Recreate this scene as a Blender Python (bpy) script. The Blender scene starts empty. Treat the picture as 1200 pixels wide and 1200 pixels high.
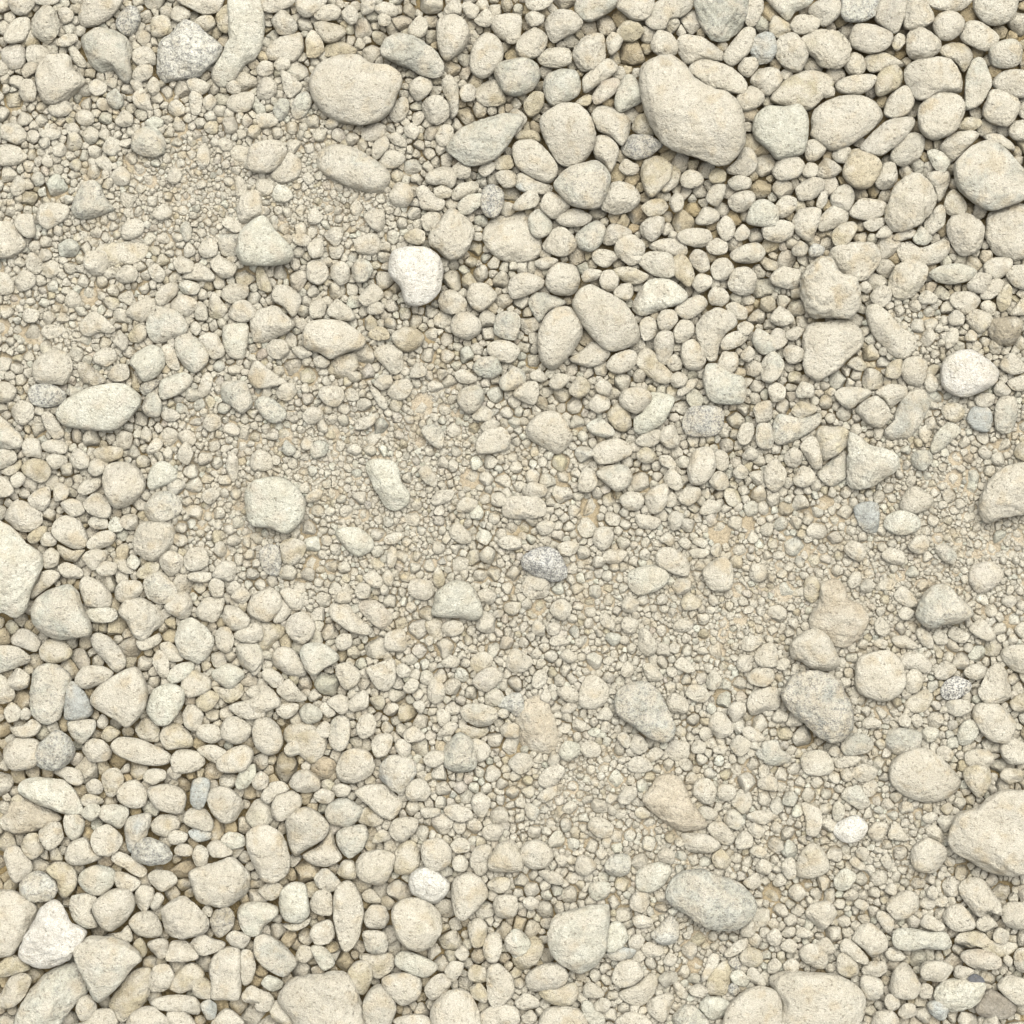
DATA = """
T 0 0
c 140,95 165,45 215,22 258,45 280,100 272,160 230,205 185,195 150,155
c 18,170 40,115 90,80 135,85 140,140 115,190 60,205 25,200
c 40,20 50,-20 160,-20 165,20 130,65 90,75 60,60
g 140,-5 180,-25 280,-20 275,10 230,25 170,18
c {large smooth cream stone cut by the top edge, above the grey bald-topped stone} 365,70 380,20 410,-30 560,-40 575,10 530,70 470,115 410,128 375,110
k {small charcoal-flecked stone beside the smooth cream stone at the top edge} 540,110 560,60 600,25 640,35 660,90 640,145 600,172 560,150
g {broad buff stone with a grey bald patch on its upper left|the grey bald-topped stone} 365,200 375,165 450,130 530,140 600,175 625,230 610,290 620,350 600,390 560,375 540,330 480,340 430,310 385,255
v {white blocky stone with black crack-like veins down both sides|the white black-veined stone} 730,320 750,210 790,160 850,95 890,95 960,145 1045,215 1020,270 960,330 920,365 830,375 770,390 735,360
w {long bent bone-shaped pale stone reaching down from the top edge|the long bent bone-shaped stone} 1070,-20 1065,100 1075,180 1060,220 1010,300 985,350 1010,400 1060,410 1100,380 1150,300 1200,275 1235,200 1240,80 1200,-20
c 830,5 850,-40 1040,-40 1050,10 1020,55 960,68 900,45
t0 705,120 720,80 770,75 800,100 810,150 760,175 715,165
c 795,60 830,25 885,45 890,80 850,105 805,90
t0 910,100 945,75 995,75 1010,120 960,150 920,135
t0 1010,80 1040,35 1085,25 1070,150 1030,140
c 275,75 275,45 310,35 345,60 340,95 300,110
c0 5,240 50,205 110,215 125,260 110,310 60,330 15,290
c0 125,220 190,210 240,250 220,300 170,330 130,290
c {lumpy cream stone with a grey centre, left of the grey bald-topped stone|the lumpy grey-centred stone} 170,340 220,270 290,250 335,270 345,320 390,360 400,390 350,430 310,470 250,490 205,480 175,420
c 315,225 340,210 370,240 410,300 395,320 350,300
c 260,190 310,160 355,160 365,190 320,220 270,215
c 625,240 680,215 725,250 725,300 660,310 625,290
c 625,330 670,295 715,310 710,360 660,385 625,370
c 415,395 450,370 500,395 495,435 450,450 420,430
g 500,440 540,415 575,455 575,500 540,515 505,480
c 620,450 660,410 690,440 715,510 700,525 640,500
c 690,400 715,360 750,385 745,430 715,450 695,430
c 85,430 110,375 155,375 175,430 160,475 110,475
c 220,510 265,470 315,470 340,515 310,545 255,545
c 350,540 385,512 435,530 440,570 400,592 360,570
c 540,560 575,515 620,540 625,580 590,600 550,590
w 680,570 720,545 765,565 760,595 715,607 685,595
g {greyish domed stone with a pointed top lying in fine grit|the greyish domed stone} 615,680 625,630 680,590 735,600 775,660 775,715 730,738 660,728 620,705
c 480,690 515,642 565,660 570,700 530,735 490,715
c 515,830 540,790 580,780 612,820 600,865 550,870
c0 440,750 490,730 530,775 510,810 460,780
c 0,640 10,585 70,580 120,610 125,650 85,680 30,660
c -20,700 30,665 90,690 130,735 90,770 0,775
c 175,630 220,605 280,610 285,640 240,658
g {notched buff wedge with a grey flecked left half, lying in grit|the notched buff wedge} 335,990 350,930 390,860 440,840 475,870 490,920 535,980 490,1000 430,1030 370,1030
c 170,1010 190,960 270,950 325,970 320,1020 260,1060 220,1080 185,1050
c2 70,1050 90,1005 150,1005 165,1060 165,1105 135,1120 95,1095
c -40,1060 10,1040 60,1050 120,1130 110,1170 50,1210 -40,1200
c 565,1090 590,1040 640,1020 680,1050 665,1100 610,1125 575,1120
t0 400,1200 500,1140 630,1130 700,1150 700,1190 640,1240 500,1250 420,1240
c 715,1000 760,955 805,980 800,1020 755,1035 725,1020
c 780,830 815,785 855,815 840,850 805,865
c 1060,480 1090,440 1180,430 1195,480 1165,525 1110,530 1070,510
c 875,380 910,360 985,400 960,440 910,445 880,410
c 885,450 910,420 950,460 935,540 900,540 890,500
c 950,470 985,440 1015,480 985,520 955,505
c 920,750 935,690 965,670 985,710 980,770 940,785
t0 1075,710 1110,680 1180,690 1230,740 1230,800 1160,800 1100,760
c 1020,660 1060,640 1095,680 1075,710 1035,700
c 1095,850 1125,825 1160,870 1145,920 1110,920
c 1105,970 1150,900 1220,900 1230,1000 1180,1040 1130,1050 1110,1010
c 1040,1050 1070,1015 1120,1040 1140,1080 1095,1090
g0 1020,1110 1060,1085 1130,1095 1120,1190 1050,1200 1025,1160
w2 {smooth pale triangular stone with a bluish streak on its point|the pale triangular stone} 1112,1150 1130,1080 1200,1020 1245,1012 1290,1080 1360,1150 1380,1200 1340,1236 1220,1248 1140,1240 1105,1190
c 315,590 345,575 375,600 355,635 320,630
c 1060,400 1100,375 1130,410 1120,440 1070,435
c 930,1160 980,1115 1020,1150 1010,1200 950,1210
c 50,870 85,820 120,850 110,900 65,920
c 190,750 210,715 245,740 245,780 215,785
c 245,700 280,665 310,690 300,730 260,735
g 845,1070 870,1035 900,1060 895,1120 865,1135
T 300 0
c2 {large rounded cream cobble with a dimple, beside the curved grey stone|the large dimpled cobble} 245,390 280,310 370,260 470,255 550,300 620,305 680,345 690,390 660,450 640,510 590,560 500,590 420,580 340,545 270,470
g2 {curved greyish stone arching over the large dimpled cobble's right shoulder|the curved grey stone} 580,240 600,190 660,158 740,170 830,225 880,300 870,350 820,365 760,345 720,320 640,295 590,270
c {upright cream egg-shaped stone behind the curved grey stone|the upright egg stone} 845,170 850,95 920,65 975,90 1000,150 985,220 940,260 890,285 860,240
c 1000,300 1010,220 1070,155 1130,175 1160,230 1155,290 1110,345 1060,370 1010,340
g {rounded whitish-grey stone overlapping two cream stones near the top|the whitish-grey round stone} 1115,350 1120,300 1180,278 1250,270 1320,300 1335,360 1300,420 1220,450 1160,430
c -20,-20 180,-20 190,5 150,35 80,60 30,50
c 185,0 230,-40 330,-30 330,20 270,75 220,80 190,50
c 270,70 300,30 360,20 400,50 380,90 330,100 285,95
t 275,110 330,98 400,120 425,150 390,185 330,200 290,160
c 405,50 440,25 475,50 475,100 440,115 405,80
c 70,90 120,45 165,75 195,120 180,155 110,165 85,130
c0 45,240 100,180 170,160 215,155 225,230 180,290 100,290 60,280
t 230,190 260,140 300,170 320,230 290,265 240,270 235,230
t0 310,260 340,200 400,195 470,230 460,260 380,270
c 715,130 760,75 800,90 805,140 770,180 720,165
c 490,20 530,-10 560,10 545,60 500,70
c0 550,40 600,10 650,20 660,70 600,80
c 570,80 600,60 635,85 620,120 580,120
c0 880,40 930,-5 965,20 960,70 920,65 885,75
c 965,20 1000,8 1045,40 1030,85 985,80
c 1025,90 1080,42 1115,80 1100,120 1050,125
c 1100,120 1120,75 1180,65 1240,80 1240,170 1190,200 1130,170
c 0,320 30,285 75,295 80,335 45,360 10,350
c 80,300 120,265 160,285 150,325 100,330
c 0,410 40,360 90,380 100,430 60,470 10,460
c 115,335 150,340 215,395 205,430 160,465 130,420
g 80,510 110,462 150,465 155,520 115,570 85,540
g 160,520 190,450 235,430 265,465 240,530 190,562
c 0,540 60,530 105,560 90,590 20,600
c 715,400 760,360 820,370 825,420 790,460 750,475 720,440
c 775,490 810,455 860,448 900,490 905,550 850,585 800,565
c 870,380 905,350 945,390 950,460 945,530 910,560 905,490 880,440
c 955,430 990,390 1030,415 1020,470 970,475
t0 1025,430 1060,385 1130,375 1170,450 1160,490 1090,500 1040,480
c 625,540 660,470 700,455 720,500 690,560 650,575
g2 {leaf-shaped greyish-buff stone tilted up to the right|the leaf-shaped stone} 890,700 950,610 1050,560 1150,525 1230,535 1260,560 1220,620 1150,720 1080,765 1010,780 940,750
c2 {rounded cream stone lapping over a second cream stone, below the large dimpled cobble|the overlapping cream pair} -40,740 -20,680 60,655 110,660 148,700 130,750 80,800 30,812 -30,800
c 60,825 110,770 150,715 200,740 215,790 190,840 120,858
g {flat oval greyish slab sunk in grit under the large dimpled cobble|the flat oval slab} 280,770 285,710 350,675 450,690 540,735 620,800 628,850 590,905 520,905 430,875 340,830 295,800
c0 495,650 500,595 560,575 610,590 600,640 550,665
c 540,720 560,660 610,640 630,680 600,720 560,750
c 615,640 660,618 705,660 700,690 650,680
c 575,760 620,705 680,715 705,745 660,785 600,790
c 690,600 730,575 765,610 745,655 710,640
c 840,640 870,590 915,585 930,630 905,680 860,685
c 795,820 850,785 910,780 945,820 920,880 850,870 800,860
c 915,790 960,755 1005,780 1000,830 960,840 925,820
c 625,900 660,855 720,865 740,910 710,970 660,970 630,940
c 750,890 790,870 850,925 885,940 870,985 780,980 760,940
t 830,885 870,870 920,890 905,925 850,930
w 945,960 990,915 1060,910 1065,950 1000,1005 955,1000
k {oval white granite pebble peppered with blue-black flecks|the flecked granite pebble} 1050,920 1070,870 1110,860 1160,900 1160,970 1125,1020 1080,1015 1055,980
t0 915,900 960,860 1040,850 1045,890 1000,920 930,940
c {lumpy cream stone with a bulging top, left of the flecked granite pebble|the lumpy bulging stone} 800,1110 830,1060 900,980 950,990 1010,1040 1020,1090 1000,1160 960,1210 900,1220 850,1180 810,1150
c 505,1010 545,980 600,990 605,1050 580,1090 530,1060
c 770,1030 810,990 860,1000 860,1050 800,1085
t 690,1110 740,1072 790,1085 790,1140 730,1145
c 240,1010 280,970 315,1010 300,1045 255,1050
c 170,1120 210,1090 260,1120 240,1155 190,1150
c 240,1150 280,1110 315,1130 310,1200 260,1210
w 75,910 100,865 150,880 175,920 140,950 90,945
t0 0,860 40,835 85,870 70,910 10,925
c 215,830 245,808 275,840 245,870
c0 460,1140 510,1080 580,1100 590,1160 540,1200 480,1190
c 1120,820 1170,795 1220,820 1210,870 1160,880
t0 1120,740 1190,730 1210,780 1170,800 1125,795
c 1040,800 1080,755 1120,765 1115,800 1070,830
c0 1060,1090 1100,1020 1190,1000 1270,990 1330,1080 1340,1180 1280,1230 1150,1220 1080,1160
T 600 0
c 160,90 200,50 280,50 330,100 310,145 260,170 200,200 165,160
c 15,230 40,170 110,128 165,170 160,220 110,270 50,275
c -40,100 0,90 40,130 35,190 0,205 -30,190
c 65,-20 190,-20 185,20 130,50 75,40
c 60,80 100,50 150,70 145,110 90,125
g0 290,40 330,-30 490,-30 500,20 430,75 370,105 320,90
c 490,30 530,-20 660,-20 665,50 620,95 560,95 520,60
c0 620,100 660,20 750,-20 850,-20 860,20 800,80 740,90 720,140 660,140
g {big greyish bald stone cut by the top edge, above the kidney-shaped cobble|the bald grey stone} 860,60 870,-20 1090,-30 1100,60 1070,150 1010,200 940,195 890,130
c 1095,10 1170,-10 1180,40 1140,120 1095,110
c 280,250 310,200 370,160 430,165 440,260 410,310 340,335 295,300
c0 115,270 180,225 270,230 280,290 230,320 150,310
g {rounded pebble with a grey-green stain on its left side|the grey-stained pebble} 145,400 165,350 230,320 300,335 325,400 310,450 250,485 190,500 155,455
c 330,370 380,320 450,270 500,310 480,345 400,400 340,440
c 440,190 470,150 520,180 500,230 460,260
p 375,450 420,385 480,362 510,385 480,440 420,485 385,490
w 480,470 520,360 560,350 600,400 610,470 570,500 500,527
t0 490,150 530,100 590,105 620,150 570,195 520,190
c 650,200 680,145 740,155 775,200 770,255 690,260 655,230
c 770,200 800,165 880,170 950,210 995,250 980,285 900,275 820,300 780,250
c2 {huge cream kidney-shaped cobble with dusty upper side, largest in the upper half|the huge kidney-shaped cobble} 595,370 610,300 680,255 750,255 810,300 860,360 950,410 1020,440 1075,510 1095,590 1080,690 1040,740 980,780 880,760 780,720 700,660 650,580 620,510
c 830,310 900,270 970,290 1050,330 1100,390 1090,440 1000,430 920,400 850,350
c 990,270 1010,220 1090,130 1140,140 1140,200 1090,270 1030,312
b 1115,240 1140,170 1220,155 1240,240 1210,290 1150,300
c 1060,310 1090,270 1150,270 1155,310 1110,365 1070,345
c 1115,380 1150,320 1240,320 1270,380 1200,450 1140,410
r 1050,460 1120,400 1170,420 1185,470 1140,510 1080,520
w {smooth heart-shaped pale grey stone right of the huge kidney-shaped cobble|the smooth heart-shaped stone} 1125,600 1140,540 1200,495 1280,500 1350,488 1385,530 1390,600 1365,720 1290,740 1240,745 1190,690 1140,650
c2 {smooth egg-shaped cream stone left of the huge kidney-shaped cobble|the smooth egg-shaped stone} 130,590 140,540 230,485 310,490 365,540 392,630 375,710 330,765 270,787 210,760 165,680
c 0,700 20,665 90,655 150,690 215,780 200,840 160,858 90,830 20,780
t0 5,640 50,605 120,620 140,670 90,660 40,660
c 370,540 420,490 500,510 555,560 550,630 515,685 460,640 400,610
c 375,680 400,635 450,640 500,690 490,750 460,810 430,770 390,740
g2 {pale grey-flecked blocky stone directly under the smooth egg-shaped stone|the grey-flecked blocky stone} 195,860 260,790 390,745 450,800 465,850 420,960 370,980 280,965 220,910
b0 10,850 40,810 120,850 190,870 180,905 120,912 30,890
c 415,970 440,890 480,850 540,855 595,900 600,950 540,995 480,1005 430,990
k {dark speckled grey wedge under the lower left of the huge kidney-shaped cobble|the dark speckled wedge} 510,680 560,630 640,635 705,680 650,730 580,750 520,720
t0 560,590 590,540 640,540 670,630 620,635 570,615
p 500,790 530,745 590,770 590,810 540,822
t 600,810 620,750 680,730 740,765 750,830 700,890 650,930 620,890
t0 740,770 790,800 780,860 730,900 700,890
c 130,960 170,900 230,920 275,970 200,1030 150,1000
g 0,970 50,910 100,890 130,930 110,970 30,990
w 75,1020 110,980 150,990 190,1050 170,1100 120,1120 85,1080
c 205,1030 250,985 310,980 380,1010 370,1040 310,1065 240,1060
c 145,1130 190,1075 240,1062 300,1120 300,1165 250,1200 190,1200 150,1170
g 295,1110 340,1060 400,1030 440,1070 420,1140 370,1180 310,1160
c 480,1160 510,1115 570,1100 620,1150 610,1200 500,1210
c0 420,1100 470,1050 560,1080 540,1130 440,1150
c 600,1060 640,1020 715,1020 700,1100 660,1135 615,1110
t 605,970 650,935 710,935 735,970 700,1010 640,1015
c 735,950 770,900 805,930 800,980 760,995
t 790,830 830,795 890,815 895,860 840,885 795,870
t 920,830 950,790 1000,800 1000,850 940,860
c 1000,800 1050,750 1090,690 1140,720 1150,780 1110,820 1040,820
c 1010,850 1060,820 1120,840 1110,885 1040,890
c 910,920 940,870 1000,865 990,930 960,970 920,950
c 1010,940 1060,895 1130,900 1140,950 1080,995 1030,985
w 1100,1020 1130,950 1190,935 1250,980 1240,1060 1180,1065 1110,1050
c 770,1100 830,1070 920,1080 940,1120 900,1160 820,1150 780,1130
c 860,1030 900,970 960,980 975,1030 920,1055 870,1050
c 960,1060 1000,1010 1045,1050 1040,1110 990,1130
c 910,1150 960,1115 1010,1140 1000,1190 930,1190
c 1040,1100 1080,1050 1115,1080 1100,1120 1060,1130
c0 640,1160 700,1120 800,1130 820,1190 740,1200
c 1020,1190 1080,1150 1160,1135 1190,1180 1150,1230 1050,1230
t0 55,480 100,430 150,440 140,510 90,550 60,530
c -30,590 0,510 40,520 70,560 40,610 0,640
t0 290,490 340,445 380,450 360,495
T 900 0
w -10,-20 200,-20 200,20 130,60 95,98 50,60 10,20
c 190,50 220,10 300,-20 345,20 330,80 270,125 220,100
k {blue-grey speckled stone cut by the top edge between cream stones|the blue-grey top-edge stone} 340,60 360,-20 520,-30 525,40 490,85 430,108 365,100
c 500,80 540,-30 640,-30 650,40 620,130 590,162 530,120
c 640,60 660,-20 730,-20 775,70 765,110 690,140 640,130
c 770,120 800,65 870,52 920,90 915,140 860,190 800,185
r 740,-20 950,-30 955,10 900,50 820,50 760,30
c {large smooth cream stone cut by the top edge near the right corner|the smooth top-right stone} 965,40 980,-30 1160,-30 1165,50 1120,110 1050,120 1000,95
c 900,150 940,98 1000,105 1080,170 1070,210 1020,243 960,220 910,190
g 1035,230 1060,205 1150,183 1195,225 1185,290 1140,318 1060,310 1040,270
c 645,210 660,150 720,130 800,175 810,230 760,270 680,278 650,250
c 385,160 410,115 500,118 580,150 585,190 550,235 470,252 400,225 380,190
t 580,200 610,155 645,170 635,215 600,240
r 105,110 140,70 210,70 245,105 220,150 150,162 115,145
t0 5,120 30,70 100,110 110,150 60,180 10,165
c 25,220 60,170 120,155 180,210 190,270 150,335 100,330 45,280
r {knobbly crumbled cream stone below the blue-grey top-edge stone|the knobbly crumbled stone} 160,180 230,140 330,150 385,200 380,280 340,320 260,320 220,270 170,230
t0 355,300 390,245 440,260 465,310 440,350 380,350
t0 450,270 530,245 610,280 640,310 560,330 480,340
t0 {broad tan stone half hidden above the smooth heart-shaped stone|the half-hidden tan stone} 10,470 60,390 180,330 280,350 310,400 250,470 190,520 80,500
c 240,425 270,388 310,410 310,450 270,460
c 315,400 350,365 460,345 510,360 490,410 430,445 340,435
t 500,380 540,320 600,305 632,345 620,400 560,440 510,450
c 545,510 570,450 640,400 680,420 685,480 650,540 580,555 545,540
c {large flat irregular cream stone with a pointed lower tip, right of the heart-shaped stone|the flat irregular stone} 200,560 220,510 300,460 400,445 500,470 545,540 500,600 430,650 370,690 290,707 200,640 205,600
c2 {smooth almond-shaped cream stone leaning on the flat irregular stone|the leaning almond stone} 430,700 490,620 570,560 670,545 692,575 650,640 580,700 520,732
c 570,740 590,690 660,625 730,635 735,690 700,750 640,780 590,770
c {broad dusty cream stone with a bald grey lower left face|the broad half-bald stone} 635,340 680,285 780,265 860,280 910,370 905,430 840,440 760,470 700,470 660,430
t0 800,230 860,195 930,210 965,260 920,340 880,290 820,265
r2 {rough-skinned round cream stone above the leaning almond stone's right end|the rough-skinned round stone} 700,540 720,480 820,432 900,450 925,510 890,600 840,640 770,655 715,620
g 920,480 925,370 960,280 1010,278 1045,370 1040,420 1000,490 930,515
c 1050,390 1090,340 1160,325 1240,350 1240,440 1180,460 1100,440
c 1010,510 1040,430 1100,425 1170,460 1180,520 1130,590 1060,580 1015,550
t0 890,600 930,550 995,560 1000,590 950,615
c 800,690 860,630 940,612 990,630 950,680 890,740 860,760 820,720
c 1000,640 1070,625 1150,670 1155,710 1100,690
g2 {big smooth grey-topped cobble at the right edge, upper part|the grey-topped right-edge cobble} 870,790 890,740 960,680 1040,655 1110,690 1180,770 1240,840 1240,900 1180,950 1050,990 960,950 890,880
c 170,700 190,655 240,660 270,700 240,745 185,755
c 300,720 340,680 390,700 370,760 320,760
c 20,800 60,740 140,735 175,775 140,830 60,850 30,830
c 160,800 190,760 235,780 220,830 175,830
c0 220,810 270,740 345,790 310,830 260,835
t 350,800 390,705 460,700 530,760 520,830 470,885 400,880 360,840
c 500,840 540,770 590,765 620,815 580,880 520,885
w 745,710 790,700 855,755 820,815 780,790
r2 {big lumpy cream stone with a small pebble stuck on its face|the big lumpy stone} 550,1000 570,920 610,850 690,808 750,850 790,920 780,980 710,1050 650,1080 590,1085 555,1040
c0 740,820 840,800 850,860 800,950 780,900
t 820,960 870,885 930,950 920,1000 850,1010
c 735,1040 800,960 830,980 825,1050 770,1100 740,1080
c {round cream stone below and left of the grey-topped right-edge cobble} 835,1060 860,1010 930,995 1000,1040 1018,1090 990,1170 930,1200 880,1180 845,1120
c {squarish cream stone at the right edge, directly below the grey-topped cobble} 1025,1010 1060,980 1170,955 1240,1000 1240,1180 1150,1220 1060,1190 1020,1120
c 130,880 190,835 260,840 265,885 220,930 150,940
c 225,960 250,900 280,895 280,940 250,980
c 300,910 340,868 390,870 405,920 380,990 320,980 295,950
c 30,970 70,920 130,930 130,980 70,1025 30,1010
c 110,1040 150,980 230,970 250,1000 215,1110 180,1130 130,1090
c 0,1060 60,1030 120,1050 120,1100 60,1135 -20,1120 -30,1070
c0 240,1020 330,950 380,980 370,1040 290,1080 235,1090
t 300,1090 350,1045 400,1035 420,1070 370,1150 310,1150
c 380,990 440,930 550,950 550,1000 480,1035 400,1020
c 450,1040 540,1020 540,1060 490,1085 455,1070
c 500,1110 550,1055 590,1080 560,1115
c 580,1120 620,1080 690,1075 680,1110 620,1130
w 680,1110 715,1060 770,1110 740,1150 690,1140
c0 600,1170 630,1115 690,1160 800,1140 840,1100 850,1180 780,1240 640,1240
c 110,1170 150,1128 190,1160 170,1200 125,1200
k 190,1170 220,1140 265,1165 250,1205 200,1205
c 1125,610 1160,565 1240,570 1230,650 1170,660 1135,640
T 0 300
c 395,40 410,-20 500,-20 505,60 460,95 420,80
c 70,110 110,65 165,95 160,140 100,168 75,145
c -20,90 30,80 65,120 60,170 0,180
c 120,20 150,-20 195,20 195,70 160,85 130,60
c 545,80 590,40 640,60 640,115 580,130 545,110
c 300,210 340,160 380,195 370,240 320,240
c 370,330 400,280 450,260 540,335 520,365 460,360 410,380 380,360
c0 590,260 650,210 730,200 730,250 680,310 610,290
c 730,180 780,130 830,130 835,170 770,232 735,225
c 810,30 850,0 910,30 900,75 840,80
c 690,60 730,35 775,80 760,120 720,115
c 850,100 930,30 1010,95 990,120 900,110
c 985,30 1020,-5 1110,45 1090,95 1040,105 1000,70
w 835,135 880,110 940,140 920,180 860,175
c 790,230 840,180 910,200 930,240 870,290 820,265
c 910,270 930,210 970,240 970,300 920,300
g {round greyish-white stone, uppermost of three rounded stones touching each other|the uppermost of the rounded trio} 685,330 700,280 770,243 840,265 882,320 875,360 810,390 740,412 700,380
t 600,370 640,325 685,330 685,380 650,408 610,400
g {oval greyish stone, right-hand one of three rounded stones touching each other|the right of the rounded trio} 815,400 850,362 920,380 975,450 975,500 920,550 870,530 830,470
w {rounded whitish stone, left-hand one of three rounded stones touching each other|the left of the rounded trio} 610,500 640,450 710,412 770,450 770,520 730,570 670,588 640,540
c 755,430 800,412 840,500 840,535 800,530 770,490
c 930,390 970,358 1020,370 1055,460 1000,485 960,440
w {upright whitish stone with a squared base, right of the rounded trio|the upright squared stone} 1040,400 1045,330 1130,310 1165,330 1160,420 1140,485 1080,475 1050,440
c 1040,160 1080,130 1160,140 1160,190 1090,225 1045,200
c 1070,270 1100,215 1150,208 1200,250 1195,290 1140,315 1090,300
t0 975,230 1000,165 1040,210 1070,250 1040,290 985,290
c 890,340 915,305 945,340 920,375
c {dusty cream stone with flattened sides above the long white almond stone|the flat-sided stone} 150,530 170,480 240,437 325,460 345,520 310,600 250,600 170,590
d 360,530 370,495 420,510 500,580 450,607 390,590
c 440,470 480,430 540,440 545,490 500,520 450,505
c 505,550 540,510 600,510 605,570 560,592 515,580
c 530,400 570,360 605,400 580,445
t0 620,580 610,520 650,590 660,640 620,620
k {small dark grey angular chip wedged below the rounded trio|the dark grey chip} 650,620 680,590 745,575 740,610 680,655
w {smooth white almond pebble tilted up right, beside the dark grey chip|the small white almond} 745,630 760,580 850,545 905,565 890,610 830,655 760,675
g 665,700 690,650 730,640 760,690 750,750 700,755 670,730
c 925,640 950,560 980,545 1000,580 980,640 940,670
g {smooth greyish oval stone right of the small white almond pebble|the greyish oval} 1035,640 1050,590 1110,575 1160,600 1185,690 1170,725 1130,740 1080,700 1045,680
k {flat grey speckled stone touching the left end of the long white almond|the flat grey speckled stone} 130,640 160,605 240,600 310,640 300,690 230,712 150,695
g0 300,630 350,612 400,620 340,660
c -30,640 0,590 40,590 80,630 50,680 0,685
w2 {long smooth white almond-shaped stone lying level near the left edge|the long white almond} 260,730 310,670 400,625 520,597 600,605 660,655 660,700 600,770 530,815 420,815 310,800 270,765
c 55,720 100,675 155,700 155,760 110,795 65,770
c 195,750 235,730 300,820 290,850 250,858 215,810
g -30,750 0,745 60,800 110,860 100,900 0,905 -30,880
c 105,900 120,855 180,860 195,920 190,955 120,940
c 190,885 230,862 300,870 320,900 300,930 210,915
g -20,940 0,905 70,915 80,960 30,990 -20,1000
t0 0,1010 80,970 100,940 100,990 50,1030
t 100,980 150,950 230,970 240,1020 200,1065 130,1040 105,1010
c 215,950 250,925 310,940 310,980 250,1000
c 320,960 360,900 420,940 415,990 350,1000
t 440,910 500,890 570,900 575,940 510,970 450,950
g 410,1000 440,950 500,960 505,1000 460,1033 420,1025
c {rounded cream stone tapering downward, below the long white almond|the tapering cream stone} 480,1040 500,980 570,965 640,990 685,1060 670,1110 610,1165 540,1188 500,1130 485,1090
w 690,1070 710,990 760,960 820,990 835,1040 770,1080 710,1098
c 365,1095 400,1050 460,1035 475,1070 430,1110 380,1120
c -30,1100 0,1030 50,1060 65,1105 30,1130 -30,1130
c 50,1040 90,1010 120,1040 100,1085 60,1085
c 130,1140 170,1100 230,1080 235,1150 200,1195 150,1180
c 250,1110 270,1060 325,1090 310,1140 260,1150
c {cream stone at the left edge just above the big left-edge cobble} 30,1190 70,1145 120,1150 190,1200 200,1250 150,1290 100,1295 50,1260 20,1230
c 390,1160 440,1110 500,1130 525,1190 500,1230 420,1210
g 670,1180 720,1110 800,1105 850,1160 840,1210 760,1250 700,1240 680,1210
g 280,1160 330,1140 380,1150 400,1200 330,1220
c 950,780 980,740 1030,750 1035,800 990,825 955,810
c 1060,970 1080,920 1115,950 1115,1030 1090,1060 1065,1010
c 950,1110 1000,1085 1030,1120 990,1165 955,1150
c 750,740 800,715 850,750 820,775 760,770
c 660,830 680,795 712,830 700,875 665,860
c 690,900 730,850 765,870 740,920 690,930
c0 190,360 230,320 310,340 290,370 230,390
c 100,280 130,245 185,260 170,310 120,310
T 300 300
W2 {bright white egg-shaped stone, whitest one in the upper half|the bright white egg} 620,50 640,-20 720,-45 800,-40 860,0 880,70 860,170 820,220 760,238 700,220 675,150 625,90
c 235,70 250,25 300,15 340,60 335,110 290,138 245,115
c0 350,50 400,25 440,60 430,120 390,140 355,100
g 440,60 480,15 530,25 548,70 520,120 470,125
t 0,60 30,50 75,150 60,172 10,150
c 70,185 90,140 150,138 210,190 205,240 175,290 130,240 85,215
c {angular cream stone left of the potato-shaped stone|the angular cream stone} -30,300 0,260 90,228 140,270 185,320 150,360 60,400 0,405 -20,380
c2 {potato-shaped cream stone with a small orange spot, below left of the white egg|the potato-shaped stone} 215,370 250,310 350,293 420,310 515,385 500,430 430,450 350,485 300,455 230,430
c 45,430 80,390 140,400 155,450 110,488 65,470
c 165,440 210,420 265,460 210,485
t0 330,540 370,480 460,458 478,520 440,560 380,575
c 270,480 310,465 350,500 320,525 280,520
c 330,260 380,200 440,240 470,290 430,305 360,290
c 250,230 300,200 330,240 310,290 260,290
c 550,460 590,420 650,418 690,450 685,530 650,555 610,530
t 520,370 570,330 620,350 625,390 560,395
t 635,370 690,330 750,340 790,380 760,430 710,452 660,430
c 850,220 870,170 930,160 985,210 980,260 920,278 870,260
c 910,320 940,270 1000,265 1055,310 1050,360 1000,395 930,370
c 985,190 1010,130 1080,130 1130,180 1110,220 1050,262 1010,240
g 1110,340 1130,270 1200,260 1240,290 1220,390 1160,390 1120,370
c 1080,440 1110,400 1190,400 1240,440 1200,500 1130,490
g 1010,520 1060,470 1130,480 1155,540 1110,575 1040,560
g 1140,580 1180,540 1250,530 1260,600 1180,635 1150,625
g {rounded grey-tinged pebble alone in fine grit right of centre top|the grey-tinged pebble} 940,660 970,620 1040,605 1075,650 1050,710 1000,742 955,710
c 930,550 970,530 1040,575 1000,600 950,590
c 480,200 510,150 560,130 600,180 560,220 510,240
c 520,240 560,212 605,230 590,270 530,275
c 610,630 640,590 710,578 735,620 700,670 640,675
c 550,600 580,560 630,560 640,600 590,632
c 525,600 550,610 600,660 620,710 590,720 550,660
c 290,650 320,615 390,612 415,660 380,705 330,700
c 95,640 130,595 180,600 190,640 150,685 110,675
g -10,690 20,655 80,670 145,730 130,775 80,785 30,755 0,720
c -40,560 0,490 50,520 100,560 150,590 100,610 0,620
c 215,750 250,710 310,720 310,765 260,790 230,780
c 460,800 490,760 555,750 560,780 520,810 470,815
c 720,560 750,500 800,530 790,565 730,570
g 775,815 800,790 860,800 885,850 870,905 830,890 790,850
c 1030,880 1060,830 1150,800 1195,850 1180,910 1110,925 1040,925
c 1055,800 1090,765 1145,780 1130,820 1080,835
c 1010,750 1060,700 1110,730 1100,770 1040,775
g 250,900 290,865 340,880 330,930 270,950
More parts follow.
